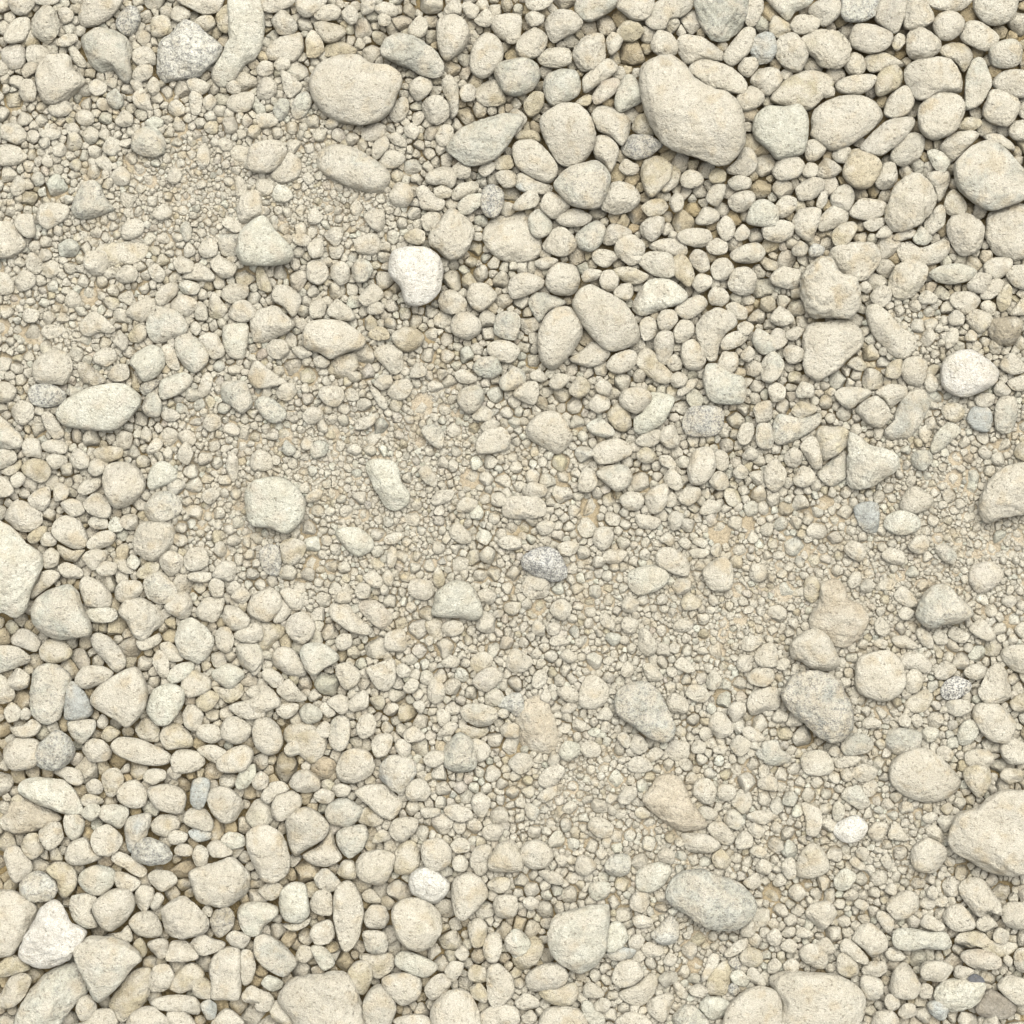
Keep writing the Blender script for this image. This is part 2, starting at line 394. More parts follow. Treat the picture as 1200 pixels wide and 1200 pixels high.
c -30,930 20,905 70,940 75,990 30,1012 -20,1000
w2 {brick-like oblong cream cobble leaning in fine grit near the centre|the brick-like oblong cobble} 520,960 560,930 630,940 665,990 680,1060 720,1110 715,1160 660,1200 620,1195 580,1150 550,1080 520,1010
c 420,910 460,880 500,910 465,935
w2 {large rounded cream cobble with a bluntly pointed base, left of centre|the blunt-based cobble} -50,1110 -20,1060 60,1035 130,1040 200,1090 230,1150 215,1240 140,1305 60,1275 -20,1260 -50,1190
c 230,1130 270,1095 315,1100 290,1150 235,1155
g 760,1010 800,980 850,1040 840,1085 790,1060
c 820,1150 850,1100 930,1100 910,1150 840,1170
c 940,1170 980,1130 1040,1150 1010,1200 950,1200
T 600 300
c 155,130 170,70 220,32 300,45 320,110 300,170 240,188 180,170
c -20,150 0,100 60,75 150,110 140,150 60,190 0,200
c 105,30 150,5 215,15 200,45 140,65
c 375,0 400,-30 490,-20 495,20 440,55 390,35
c 500,0 520,-40 600,-40 610,20 550,45
c 590,30 640,-20 740,-10 775,60 740,105 660,90
t 740,20 790,-10 830,20 855,90 830,150 790,120 760,90
c 830,10 860,-30 910,-10 925,60 890,80 850,50
c 930,60 960,15 1010,12 1040,60 1010,110 950,115
c 1010,120 1040,60 1110,55 1145,100 1130,170 1070,185 1020,160
c 845,120 880,82 935,95 935,140 880,172 850,150
c 920,180 950,145 1000,155 1020,205 980,240 930,225
c 325,90 360,60 420,70 400,110 340,125
c 410,130 420,75 470,65 505,110 480,160 440,170
c 475,170 510,130 560,130 570,180 540,212 490,195
t0 460,70 540,50 640,90 600,130 540,130 500,100
c2 {broad smooth cream stone with rounded triangular outline, overlapping its left neighbour|the broad smooth triangular stone} 280,220 310,160 370,135 430,165 500,200 560,260 600,350 590,400 540,430 470,447 420,430 370,380 330,330 300,270
c2 {oblong cream stone standing against the left of the broad smooth triangular stone|the oblong cream stone} 120,370 150,290 200,245 270,240 330,290 330,370 290,440 240,500 190,535 140,500 120,430
g0 75,210 110,170 190,180 260,220 170,260 130,315 90,260
c0 265,485 330,440 380,400 460,450 430,500 370,523 310,510
w {half-moon whitish stone with a dark crack along its top|the cracked half-moon stone} 560,230 590,170 640,110 720,105 790,140 825,190 790,225 700,250 620,280 580,270
c 680,290 710,250 760,255 780,300 740,348 690,345
c 760,260 800,210 880,182 920,220 890,260 820,300
c 600,310 640,280 675,310 670,380 620,400 600,370
c 755,350 790,300 840,305 855,350 820,400 770,410
c 665,400 690,355 750,355 758,430 735,505 690,505 670,450
c {funnel-shaped cream stone narrowing downward, above the four-sided grey stone|the funnel-shaped stone} 860,330 890,280 960,245 1040,270 1055,320 1000,370 970,430 960,490 920,495 880,430
t0 575,490 620,430 670,450 700,500 760,560 730,600 670,590 610,540
c 790,470 800,410 850,390 890,430 910,490 880,535 820,530
c 440,510 480,460 560,440 592,480 560,530 500,555 460,540
c 725,500 760,460 798,490 795,530 750,540
c 740,575 780,540 822,570 810,610 760,615
c 980,400 1030,355 1100,360 1100,395 1050,430 990,445
c 965,500 990,450 1050,450 1062,500 1030,550 980,535
c 1055,330 1090,305 1135,330 1110,370 1070,370
g 1125,390 1150,340 1220,380 1240,440 1180,465 1140,430
c 1000,240 1040,215 1100,250 1100,295 1050,295
c 1070,470 1110,420 1140,460 1110,500
g {four-sided flat greyish stone with a bluish lower right corner|the four-sided grey stone} 895,580 915,505 990,510 1040,550 1085,570 1100,640 1080,690 1000,695 930,680 905,630
k {pinkish-grey dark-speckled stone under the four-sided grey stone|the pinkish speckled stone} 795,790 830,710 900,700 980,715 995,770 970,830 900,850 820,840
c2 500,680 520,630 600,615 655,650 640,705 590,740 530,720
w 570,760 610,730 650,640 760,660 740,730 700,790 620,838 575,820
t0 445,740 490,690 550,725 560,800 520,825 470,800
c 690,860 710,800 760,795 785,850 780,890 730,905
c 580,860 640,820 695,815 690,870 650,895 590,885
c {smooth cream stone with a pointed foot below the pinkish speckled stone|the pointed-foot stone} 830,960 850,910 920,895 955,940 950,1010 900,1070 840,1070 820,1010
c 930,960 960,905 1010,930 1015,990 980,1010
c 690,940 740,935 770,980 760,1005 700,980
c 710,1030 750,995 790,1030 805,1080 770,1100 720,1070
c {rounded three-cornered cream stone alone in grit just above the photo's middle|the lone three-cornered stone} 65,820 90,770 150,730 220,735 260,790 285,850 260,900 220,930 160,905 90,870
c 375,910 420,870 500,855 555,890 560,930 480,970 400,975
g 390,1020 440,985 530,980 565,1030 545,1080 490,1105 430,1060
c 310,1050 340,990 390,1010 400,1070 360,1110 310,1100
c 360,690 400,645 455,665 460,710 410,740 370,720
c 5,650 40,600 110,585 128,640 110,695 60,690
c 170,600 210,550 270,560 265,590 210,628
c 85,550 130,530 170,570 140,590 95,580
g 350,790 410,760 470,800 478,840 430,850 370,830
t 580,930 630,895 680,930 660,970 600,965
c 50,1090 90,1060 160,1080 160,1120 110,1140 60,1125
c -40,1150 0,1125 120,1130 160,1170 150,1220 60,1235 -40,1220
c 505,1140 540,1105 600,1110 620,1150 590,1195 530,1185
c 620,1140 650,1090 720,1065 735,1110 710,1190 650,1210
c 780,1130 820,1080 880,1090 885,1130 830,1170 790,1160
c 720,1130 750,1105 775,1140 760,1175 725,1175
c 880,1190 920,1140 975,1160 970,1200 890,1215
c 920,1060 960,1010 1010,1030 1020,1080 970,1100
c 1055,840 1080,785 1130,785 1135,840 1100,885 1065,880
g 1140,860 1150,790 1210,790 1230,850 1210,905 1160,900
c 1080,930 1120,895 1160,930 1130,958 1085,950
c 1130,720 1150,690 1210,680 1220,760 1150,785
c 1035,1010 1070,975 1110,1010 1090,1045 1045,1040
t 265,630 310,560 360,590 365,640 310,670
c 390,600 430,575 470,610 450,655 400,640
c 770,640 830,580 880,575 850,620 790,660
g -30,560 0,518 40,530 62,575 40,605 0,620 -30,610
T 900 300
r2 {big bumpy cream block standing above a second large cream stone|the big bumpy block} 155,130 170,70 240,10 300,15 340,80 410,100 435,190 430,230 380,290 290,285 220,292 180,260 160,200
c {flat-topped cream stone touching the upper right of the big bumpy block} 290,20 300,-40 400,-65 500,-55 530,10 500,80 430,120 360,90
c 5,100 60,50 150,65 160,120 130,155 60,150 20,130
r {crumbly cream stone with a ledge along its lower right side|the crumbly ledged stone} 560,130 590,60 650,15 720,30 750,60 735,130 680,190 620,208 575,180
w 750,85 800,50 900,35 985,70 950,110 880,132 800,125
c 1010,40 1050,10 1140,15 1140,60 1080,108 1020,80
c 930,130 970,80 1040,85 1055,130 1020,175 950,165
c 1115,90 1150,45 1240,50 1240,150 1160,150
c 850,200 880,168 960,170 1000,205 960,260 920,275 870,240
c0 990,190 1050,110 1105,115 1100,160 1040,205
t 1070,200 1120,130 1145,160 1130,240 1090,262
t 925,290 960,250 1030,260 1055,300 1000,360 950,340
d {rough grey-brown angular stone above right of the bright white right-hand stone|the grey-brown angular stone} 1030,360 1050,300 1150,280 1195,310 1180,370 1140,425 1070,410
t0 995,230 1030,205 1070,230 1060,280 1010,265
t 1135,270 1190,200 1240,200 1240,270 1150,280
c 705,190 740,160 795,190 780,225 720,225
c 480,180 520,140 570,150 580,200 540,240 490,220
c 420,150 455,118 490,150 465,180
c 840,290 880,252 920,280 910,325 860,325
c {long sausage-shaped cream stone slanting down right from the big bumpy block|the sausage-shaped stone} 455,250 500,225 560,260 620,330 680,370 695,430 650,485 590,470 520,400 480,350
c {large cream stone with dusty left side right under the big bumpy block} 160,370 190,318 300,302 390,304 440,362 450,410 410,460 340,520 270,570 230,588 170,560 150,510 160,450 158,410
c 620,540 640,485 700,468 745,500 740,580 710,612 650,600
t 550,560 570,500 630,485 620,560 590,575
c 730,590 760,550 800,580 790,630 750,640
W2 {bright white rounded diamond-shaped stone near the right edge|the bright white diamond} 810,530 830,480 900,440 960,440 1030,480 1085,530 1070,590 1000,640 930,665 860,650 815,610
c 1085,510 1130,455 1200,500 1210,540 1150,558 1100,540
c 1120,590 1160,565 1220,565 1220,625 1150,630
c 1055,620 1090,585 1140,630 1110,665 1065,650
g {upright capsule-shaped stone right of a blue-grey pebble, below the white diamond|the upright capsule} 1060,740 1075,680 1110,655 1160,665 1172,740 1150,810 1110,838 1065,810
b {rounded blue-grey pebble touching the left of the upright capsule|the blue-grey pebble} 930,760 960,710 1030,708 1055,760 1030,825 970,815 940,790
t 815,720 850,685 910,700 920,750 880,782 830,760
c 965,670 1000,640 1060,650 1050,700 990,710
g 310,650 350,615 440,618 490,640 430,690 380,720 340,695
c {rounded cream stone lying on the left of a flat grey slab} 410,720 450,680 510,655 560,700 575,760 530,810 470,790 430,750
c 500,640 560,605 640,605 650,650 610,700 570,712 540,670
g0 {flat grey slab mostly covered by two cream stones, above the sharp triangular stone|the covered grey slab} 600,720 650,640 740,625 770,680 720,780 660,855 560,860 540,820 580,780
g0 {long flat greyish slab tucked under pebbles, left of the tan stone|the tucked greyish slab} 20,790 50,740 150,760 240,735 250,780 200,830 120,870 50,888 20,850
t 110,720 150,680 220,700 225,730 160,765 120,745
t {tan stone with a peaked top just left of the sharp triangular stone|the peaked tan stone} 225,830 250,795 330,790 385,830 370,890 310,940 260,958 235,890
c 150,890 190,848 235,855 250,900 255,990 220,1000 180,950
g0 230,1010 290,960 360,910 370,1020 340,1065 290,1080 240,1050
w2 {sharp triangular grey-white stone with a straight left edge|the sharp triangular stone} 380,840 400,830 480,880 590,925 612,970 590,1020 500,1075 420,1100 375,1075 370,1000
w 760,900 780,840 850,775 905,815 850,880 780,928
c 705,820 740,790 765,830 740,880 715,860
g 670,950 700,910 760,915 772,960 730,1008 685,990
c 620,1150 680,1080 770,1130 760,1180 690,1210 630,1200
c2 {large cream cobble cut by the right edge, halfway down|the mid right-edge cobble} 990,1170 1040,1050 1120,985 1260,970 1280,1150 1200,1210 1100,1235 1030,1255 1000,1225
c 75,940 120,895 165,930 150,985 100,990
c 120,1040 160,985 215,1010 220,1055 170,1088 130,1075
c 0,970 40,950 85,1010 70,1080 30,1110 -10,1080 -20,1010
g -30,500 20,445 75,490 65,550 20,590 -30,580
c 0,400 30,340 80,350 90,400 50,440 10,430
c 80,360 120,330 175,345 130,395 90,390
r 70,450 100,415 165,440 160,490 100,505
c 10,290 50,235 100,260 120,300 80,330 30,320
c 0,620 40,592 80,620 75,670 20,685
g 130,630 160,590 215,610 210,660 140,665
t 370,510 420,470 465,520 440,540
c 830,400 850,340 890,345 890,400 840,440
b {small blue-grey slate chip standing upright in pale grit|the blue slate chip} 400,1180 450,1150 510,1155 522,1200 515,1290 480,1300 445,1285 415,1240
t 1150,920 1190,870 1240,870 1240,970 1170,950
c 920,380 950,345 985,370 970,400 930,400
T 0 600
w2 {big whitish cobble with a notched right side, cut by the left edge|the big left-edge cobble} -50,60 20,48 60,70 120,140 190,190 205,240 180,310 150,370 120,450 60,505 0,500 -60,480
c 240,90 260,40 310,15 370,40 410,110 405,160 350,175 280,140
t0 270,150 340,180 400,175 360,230 310,235 275,190
t 130,110 190,65 225,75 180,140 140,150
c 185,130 220,95 265,120 260,155 205,160
t 200,200 240,165 280,200 270,250 210,265
c 410,50 440,20 500,30 505,75 440,80
c 405,150 450,100 520,85 545,120 510,160 430,180
c 385,210 420,180 505,180 490,230 440,275 400,240
w 505,60 540,20 585,55 570,90 520,90
c {blocky cream stone with blunt corners under a greyish stone, left part|the blocky blunt stone} 625,140 650,60 720,40 800,50 828,100 800,170 750,220 690,230 640,190
c 450,260 490,230 545,240 545,285 500,302 460,290
w 590,230 620,198 660,230 635,270 600,255
t0 530,220 570,210 630,280 590,290 540,260
t 640,280 690,235 745,240 740,280 680,315 645,305
c 750,210 800,180 860,210 855,260 800,305 755,270
c 860,220 890,170 950,165 980,210 970,255 910,280 870,260
c 535,370 570,325 640,310 672,350 650,395 580,425 540,410
g 670,350 690,300 750,280 830,350 820,410 750,432 690,405
r 270,260 310,235 385,270 380,310 310,310 280,285
t0 140,380 170,300 230,270 285,290 260,330 190,380 150,410
g2 {big grey-tipped stone like a rounded triangle, right of the left-edge cobble|the grey-tipped triangular stone} 145,470 170,400 240,350 320,330 365,370 385,440 430,540 420,580 340,590 270,600 200,570 160,530
c 370,350 400,300 470,330 520,390 515,445 440,448 395,430
w 400,470 430,450 530,452 553,490 520,517 430,515
c {dusty four-cornered cream stone right of a short whitish baton|the four-cornered dusty stone} 555,470 590,410 660,395 730,440 780,510 740,550 670,598 630,580 600,520
c 770,440 830,375 880,375 905,440 890,490 840,500 790,470
c 920,460 960,405 1045,400 1050,440 1010,515 950,510 925,490
c 1045,490 1060,437 1120,450 1175,500 1150,550 1080,555 1050,520
c 975,350 1000,310 1050,330 1045,395 1000,400
w {roundish whitish stone with chipped facets on its face|the chipped facet stone} 820,580 840,520 900,495 960,530 1005,600 980,670 930,712 870,690 830,640
c 1005,590 1030,540 1080,545 1098,610 1070,660 1020,640
g 1100,640 1140,612 1220,620 1240,690 1190,750 1130,720
c 1095,570 1180,520 1230,540 1210,610 1120,605
c 875,300 910,280 990,285 985,325 900,328
c 995,290 1040,230 1100,235 1105,290 1080,325 1010,315
c 1055,370 1095,320 1130,345 1100,390
c 1080,400 1130,350 1175,390 1140,430
c 50,590 100,545 150,560 190,610 170,655 110,640 60,620
t 185,640 220,600 290,595 340,650 320,690 240,712 195,690
g -30,640 0,625 90,635 145,680 130,710 60,735 0,755 -30,750
c 30,790 80,730 140,765 130,820 80,838 40,820
c -20,770 20,770 70,850 50,890 0,900 -30,880
g {tall bean-shaped greyish stone pressed against a bluish wedge|the bean-shaped stone} 130,830 150,750 200,710 260,710 330,770 320,830 300,900 280,970 220,998 160,960 140,900
b {smooth bluish wedge pressed against the bean-shaped stone's right side|the bluish wedge} 300,930 310,810 350,795 400,850 437,930 400,970 310,975
c {oblong cream stone slanting down right below the grey-tipped triangular stone|the slanting oblong} 425,580 470,565 530,600 590,680 585,730 540,752 490,700 440,640
c 350,780 390,725 480,720 535,755 490,800 400,832 360,810
c2 {large pointed cream cobble like an arrowhead, above the long oval baton|the arrowhead cobble} 425,870 460,820 550,760 630,725 680,780 695,860 670,940 600,1008 540,975 440,915
w2 {smooth whitish egg-shaped stone right of the arrowhead cobble|the smooth whitish egg} 685,900 720,830 800,805 865,835 860,900 800,990 740,1000 690,950
c 640,600 700,590 750,565 755,610 680,650 650,640
t 750,620 800,610 860,680 850,700 800,700 760,660
c 710,680 745,645 790,690 790,770 750,770 720,720
w 780,770 820,720 900,700 910,740 860,790 800,805
t 850,800 900,735 980,780 980,840 890,870 855,840
w 1000,740 1080,710 1150,760 1100,820 1060,830 1000,780
t0 990,800 1050,830 1130,800 1140,860 1080,895 1020,860
c 1075,910 1130,885 1230,880 1240,960 1150,970 1090,940
t 915,880 980,835 1030,870 970,940 920,910
c 855,950 880,905 930,910 955,960 920,1030 870,1010
c 920,1030 950,995 1020,1000 1045,1060 990,1085 930,1060
c 1030,1010 1060,965 1120,960 1180,1010 1160,1065 1100,1090 1040,1060
t 750,1050 770,1000 830,985 900,1050 900,1100 830,1110 780,1110
c {long oval cream baton below the arrowhead cobble|the long oval baton} 520,1090 560,1055 640,1060 740,1100 800,1140 790,1180 720,1190 620,1170 540,1130
g 310,980 370,975 450,970 440,1030 390,1085 340,1060
c 380,1110 420,1065 480,1065 525,1110 510,1160 430,1175 390,1145
t 470,1050 510,1000 565,1030 540,1060 500,1080
t0 630,1010 690,960 750,1010 740,1080 660,1060
c 45,1010 110,1000 150,970 195,1000 160,1050 80,1055
c 20,940 50,890 95,920 90,970 40,985
c {rounded cream stone touching the left of the mottled blue-grey stone|the cream neighbour of the mottled stone} 15,1110 60,1065 150,1060 190,1090 190,1160 150,1200 60,1210 20,1160
k2 {round mottled blue-grey stone near the left edge, lower half|the mottled blue-grey stone} 150,1150 190,1080 260,1025 320,1050 350,1110 330,1170 260,1210 180,1200
r 800,1160 840,1110 940,1130 960,1180 900,1220 820,1220
c 920,1110 1000,1090 1070,1130 1010,1175 960,1150
c 1010,1170 1080,1110 1150,1090 1190,1130 1150,1210 1040,1220
c 455,980 480,945 510,980 490,1020 460,1010
c 90,940 120,915 150,940 130,975 95,970
c 1150,850 1200,810 1230,850 1200,880
c {smooth round cream stone below the blunt-based cobble|the round stone below the blunt cobble} 1155,460 1190,380 1260,350 1315,390 1320,450 1260,515 1190,500
T 300 600
k 20,180 60,150 110,170 120,260 100,300 50,290 20,240
t 110,150 170,120 235,150 230,200 180,250 130,240
w {pale oval stone in grit between the blunt-based cobble and the brick-like cobble|the pale oval in grit} 365,100 390,75 480,72 550,130 545,180 480,210 430,180 380,130
c 905,80 940,48 1000,90 1010,140 960,150 915,120
c 1130,140 1170,110 1240,120 1240,170 1170,178
c 600,120 650,95 700,105 660,145 610,150
t0 530,240 560,215 605,250 570,275
c 500,300 550,275 600,320 590,355 540,350
c 590,300 620,270 645,300 640,345 605,340
c 610,220 630,160 660,180 655,250 625,265
c 710,340 750,310 830,330 830,390 780,415 720,390
t 830,300 850,255 885,300 875,360 840,350
w2 {pale peaked stone with a broad flat base, below the photo's middle|the pale peaked stone} 830,430 840,380 900,330 950,320 1000,335 1040,390 1065,470 1030,510 950,500 870,495 820,480
c 1035,380 1080,355 1130,390 1100,435 1050,420
c 870,540 900,508 965,515 970,565 910,585 880,570
t0 790,520 850,490 880,520 870,600 820,590
c 460,370 490,330 535,345 530,400 480,405
p 480,430 520,408 590,430 640,490 630,530 590,555 530,510 490,470
c {spearhead-shaped cream stone pointing down right, beside a pinkish oval|the spearhead stone} 345,490 350,430 430,428 480,490 550,550 520,580 440,560 380,520
t 365,400 400,372 445,380 440,425 375,425
c0 110,370 160,355 230,395 220,450 170,460 130,410
c0 80,510 120,410 165,405 178,450 130,515
c 140,540 160,490 220,465 275,520 265,580 220,620 160,590
t0 0,590 20,520 130,530 140,570 90,610 50,660 10,640
c -30,600 0,525 40,570 30,600 0,610
c 75,690 100,635 170,640 230,720 230,770 160,770 90,730
w2 {smooth pale plectrum-shaped stone overlapping the stone to its left|the plectrum-shaped stone} 205,660 230,620 310,615 385,670 380,700 320,735 270,770 230,735
t 370,760 380,712 440,710 490,750 480,800 430,835 390,800
c {cream stone tapering down to a blunt tip, right of the plectrum-shaped stone|the blunt-tipped stone} 515,735 560,710 640,688 660,740 650,800 620,838 570,830 535,780
c 600,600 620,555 690,548 710,600 700,650 640,655 605,640
c 370,600 400,570 450,575 445,630 400,650 375,630
c -20,700 0,640 30,690 20,750 -20,770
c 25,760 60,730 130,775 120,820 70,820
c 95,840 150,780 200,830 240,870 220,890 150,885
c -40,900 0,820 50,810 110,870 115,910 60,930 0,950
c {rounded cream stone left of the upright barrel-like oval|the rounded stone beside the barrel stone} 0,970 60,963 110,1010 128,1080 100,1130 50,1140 0,1100 -20,1030
g {upright greyish oval stone standing like a barrel|the upright barrel stone} 340,1040 350,970 400,952 440,980 440,1060 420,1110 380,1122 345,1090
c 470,1000 490,955 540,945 565,990 550,1040 500,1065 475,1040
c 540,1090 570,1040 630,1040 640,1080 610,1140 560,1150
c 650,1090 680,1062 725,1090 720,1140 680,1150
w 200,930 240,895 310,930 300,980 240,990 205,960
c 90,930 130,895 200,900 190,940 140,972
c 295,920 330,890 380,950 340,965
c 330,890 380,855 435,870 430,930 400,950 360,920
c 430,890 500,835 530,860 520,920 450,935
t0 130,1060 150,1000 240,985 330,1050 330,1110 290,1170 240,1170
c 130,1110 170,1070 230,1075 225,1120 160,1150
c 280,1020 320,978 348,1000 340,1055 295,1055
c 375,1190 410,1130 470,1105 540,1130 560,1190 530,1240 460,1280 395,1270
b {dull blue-grey stone half buried right of a cream dome, lower centre|the half-buried blue-grey stone} 590,1180 640,1140 740,1165 750,1230 710,1300 680,1330 620,1290 580,1240
g {peaked greyish stone below a pale lens-shaped stone, lower centre|the peaked greyish stone} 870,1140 890,1090 950,1035 1010,1060 1040,1130 1030,1200 960,1230 890,1200
c 1010,1070 1060,1070 1100,1110 1090,1150 1040,1170
g2 {pale lens-shaped stone resting on a tan stone, lower centre|the pale lens-shaped stone} 955,940 980,905 1050,897 1120,920 1135,960 1100,1000 1040,1010 980,980
t0 950,990 1000,1000 1080,1020 1110,1000 1070,1050 1010,1065 960,1030
c 1015,790 1050,745 1110,722 1160,760 1140,800 1080,845 1030,820
t0 1000,700 1060,650 1110,680 1100,720 1040,760
c 800,830 830,780 880,810 890,870 840,900 810,880
c 845,940 870,920 910,950 900,1000 860,1000
c 870,700 910,672 955,690 945,725 890,730
c 655,730 690,708 728,740 710,775 670,770
c 690,820 730,775 765,800 740,845 700,850
c 735,900 770,880 795,910 770,950
c 690,1040 740,1005 795,1040 780,1070 710,1080
c 850,1040 900,985 950,1000 920,1045 870,1055
c 1145,1010 1180,985 1230,1000 1230,1060 1160,1050
c 780,1160 820,1120 880,1120 890,1170 830,1200
k {small grey stone with dark bald corner beside the ochre dust-caked mound|the dark-cornered stone} 1130,910 1160,870 1210,845 1250,860 1255,940 1220,965 1170,930
T 600 600
y0 {ochre dust-caked mound-like stone half buried in sand|the dust-caked mound} 0,1000 40,900 140,850 200,950 220,1050 200,1130 120,1140 40,1090
K2 {white angular granite stone with black patches along its top|the black-patched granite} 40,230 70,190 140,165 210,180 240,230 260,290 240,320 190,332 120,305 55,270
c {round dusty cream stone right below the black-patched granite} 45,350 70,300 130,295 180,340 160,400 90,410 55,385
c 110,70 150,38 200,50 190,90 140,110
c 575,30 590,10 680,25 700,50 660,85 600,75
c 380,110 400,75 450,70 480,110 460,160 420,182 385,150
c 210,160 260,135 315,150 290,200 230,205
c 730,30 760,-5 805,10 790,70 750,85
c 420,210 460,170 540,190 500,240 440,240
c2 {smooth cream oval leaning on a bluish-white stone, right of the black-patched granite|the smooth leaning oval} 670,220 690,170 750,165 810,205 845,260 830,300 770,295 690,260
w {bluish-white pointed oval stone under the smooth leaning oval|the bluish-white pointed oval} 540,320 550,280 620,250 690,250 740,300 710,350 650,380 590,390 550,360
g 750,350 780,308 835,320 830,370 780,390
t 790,420 830,378 890,420 870,455 810,460
r {knobbly round dusty stone right of the smooth leaning oval|the knobbly dusty stone} 890,290 920,240 990,205 1030,250 1035,340 1000,375 930,365
c 690,130 730,95 765,130 740,160
c 775,140 810,115 840,145 820,178
c 840,140 880,118 920,140 900,170
c 825,180 880,170 930,185 900,215 850,215
c 170,460 200,415 250,408 285,450 270,490 220,508
c 90,550 110,505 155,530 150,580 110,580
c 160,540 190,515 225,530 215,575 170,575
c 410,490 440,475 485,520 470,555 420,530
c 510,430 540,395 595,420 580,470 530,475
c 510,530 530,490 590,510 580,565 530,565
c {small upright cream stone alone in fine grit above the big grey egg|the small upright stone in grit} 590,600 600,545 640,555 680,610 670,660 630,680 600,640
c 750,540 790,500 850,520 840,555 780,565
c 1075,640 1100,590 1160,580 1175,610 1120,655
c 1135,680 1160,630 1230,620 1240,720 1160,725
c 1050,710 1080,668 1130,680 1120,740 1070,750
c 1100,770 1140,732 1220,735 1230,790 1180,820 1120,805
c 1095,880 1130,835 1240,820 1240,910 1140,955 1105,930
c 175,600 210,572 280,620 230,630 180,625
c 220,680 260,640 305,680 270,712
c -30,720 0,640 50,650 100,700 60,745 0,750
c 90,810 110,750 150,738 170,780 130,830
c 510,740 540,700 575,730 560,770 520,770
c 610,720 650,710 710,770 680,800 640,790
c 760,720 800,680 860,740 820,755
c 910,790 940,740 985,780 960,830 920,830
c 1110,300 1130,240 1190,260 1190,310 1150,330
G2 {big grey speckled egg-shaped stone slanting down right in grit|the big grey egg} 475,890 500,830 580,795 640,800 700,860 740,940 765,1010 750,1060 710,1080 640,1060 560,1000 490,950
c {rounded cream stone just left of the big grey egg|the cream stone left of the grey egg} 310,860 340,780 390,765 440,800 460,850 430,910 370,925 320,910
c 210,840 250,815 310,840 325,880 280,898 225,870
c 130,860 160,820 185,860 170,900 140,895
c 810,850 840,808 900,820 935,860 900,895 850,885
c 720,890 760,845 820,880 820,940 750,940
c 920,1000 950,935 1000,950 1040,1010 1020,1050 960,1065
w 910,930 930,890 960,920 940,950
c 1010,930 1040,890 1095,900 1090,950 1040,985
c 1020,1090 1060,1045 1115,1075 1110,1120 1060,1145
c 1075,1020 1120,1005 1190,1060 1150,1080 1100,1070
g 1140,1130 1190,1085 1240,1090 1240,1150 1180,1165
w 220,1120 250,1075 310,1085 320,1130 270,1165 230,1155
c 320,1110 350,1070 410,1090 410,1140 350,1150
c 550,1090 580,1040 620,1060 640,1110 600,1138 560,1120
c 490,1050 530,1030 560,1070 540,1110 500,1080
w 350,1030 390,1010 450,1045 430,1060 370,1050
c0 710,1110 750,1070 830,1080 830,1150 770,1170 720,1140
c 620,1150 670,1100 715,1130 660,1170
c 840,1100 870,1065 910,1090 900,1130 850,1130
c 940,1110 970,1090 1015,1105 990,1135 950,1130
c 540,1180 580,1145 640,1160 660,1210 560,1220
c -20,1180 30,1130 90,1140 100,1190 40,1230
c 400,950 440,910 475,950 450,975 400,970
c 230,920 270,890 310,910 280,940 240,945
T 900 600
w {whitish rounded oval stone right of the blue slate chip|the whitish oval by the slate} 540,60 560,15 620,-10 690,10 718,55 690,95 620,110 570,95
c 655,160 690,115 740,110 755,160 720,200 670,185
c 355,170 390,135 440,150 460,195 430,235 380,210
c 530,200 570,165 640,190 635,240 590,250 550,230
g 780,170 830,145 885,200 870,245 820,230
c {rounded cream stone alone in fine sand near the right edge|the lone stone in sand} 940,290 960,250 1030,230 1090,260 1105,300 1060,350 990,385 945,340
t 165,360 180,310 225,300 245,350 240,400 205,430 175,400
y {ochre-yellow pear-shaped stone, sandiest colour of all|the ochre pear-shaped stone} 200,490 240,420 250,340 320,315 360,340 375,400 440,440 468,510 420,600 350,640 270,610 205,550
c2 {cream stone wedged between the ochre pear-shaped stone and the grey-capped cobble|the wedged cream stone} 105,640 120,600 180,550 240,545 290,590 330,670 330,720 290,745 210,740 160,705 110,690
G2 {large grey-capped cobble tapering down right below the wedged cream stone|the grey-capped cobble} 60,850 100,780 170,740 260,740 330,780 365,840 400,940 400,1000 350,1070 290,1080 215,1030 130,960 72,895
c 370,330 400,280 440,290 430,340 390,360
c 430,350 460,310 505,340 480,375 440,375
c0 510,340 550,310 600,325 580,365 530,370
c 590,380 630,345 690,400 700,440 650,445 600,415
g2 {triangular greyish stone with a pointed right end in grit|the right-pointing grey stone} 690,490 720,400 770,345 830,338 890,390 970,470 900,520 820,530 750,545
c 610,470 640,440 685,470 660,505 620,500
c 690,570 720,540 775,590 775,640 730,630
c 580,590 640,580 700,620 690,645 600,630
c 500,520 530,490 575,550 550,585 510,570
c 770,580 800,545 840,580 835,620 790,620
c 840,570 870,535 945,575 920,615 860,600
c 940,550 1000,500 1050,545 1075,590 1020,605
c 490,620 515,595 560,605 550,645
c {broad rounded cream stone right of the grey-capped cobble|the broad rounded stone} 410,770 420,690 490,655 570,650 620,700 645,780 630,840 570,885 500,885 420,840
c 610,690 660,655 720,665 770,720 750,760 690,740 630,730
t 640,780 670,740 720,750 735,790 700,845 650,845
c 780,740 830,695 885,740 840,785 790,780
K {small black-and-white granite pebble, darkest stone on the right side|the black-and-white pebble} 805,840 840,785 890,770 950,800 945,845 890,875 830,880
c 830,900 860,880 940,885 955,930 900,960 840,940
c 915,745 960,712 1030,730 1035,770 980,785 930,775
c {bell-shaped cream stone right of the black-and-white pebble|the bell-shaped stone} 985,830 1010,760 1070,705 1120,740 1145,840 1130,880 1060,905 1000,880
c {smooth cream stone slanting down right, directly under the bell-shaped stone|the stone under the bell} 955,950 980,900 1070,895 1140,950 1160,1010 1120,1080 1040,1070 980,1010
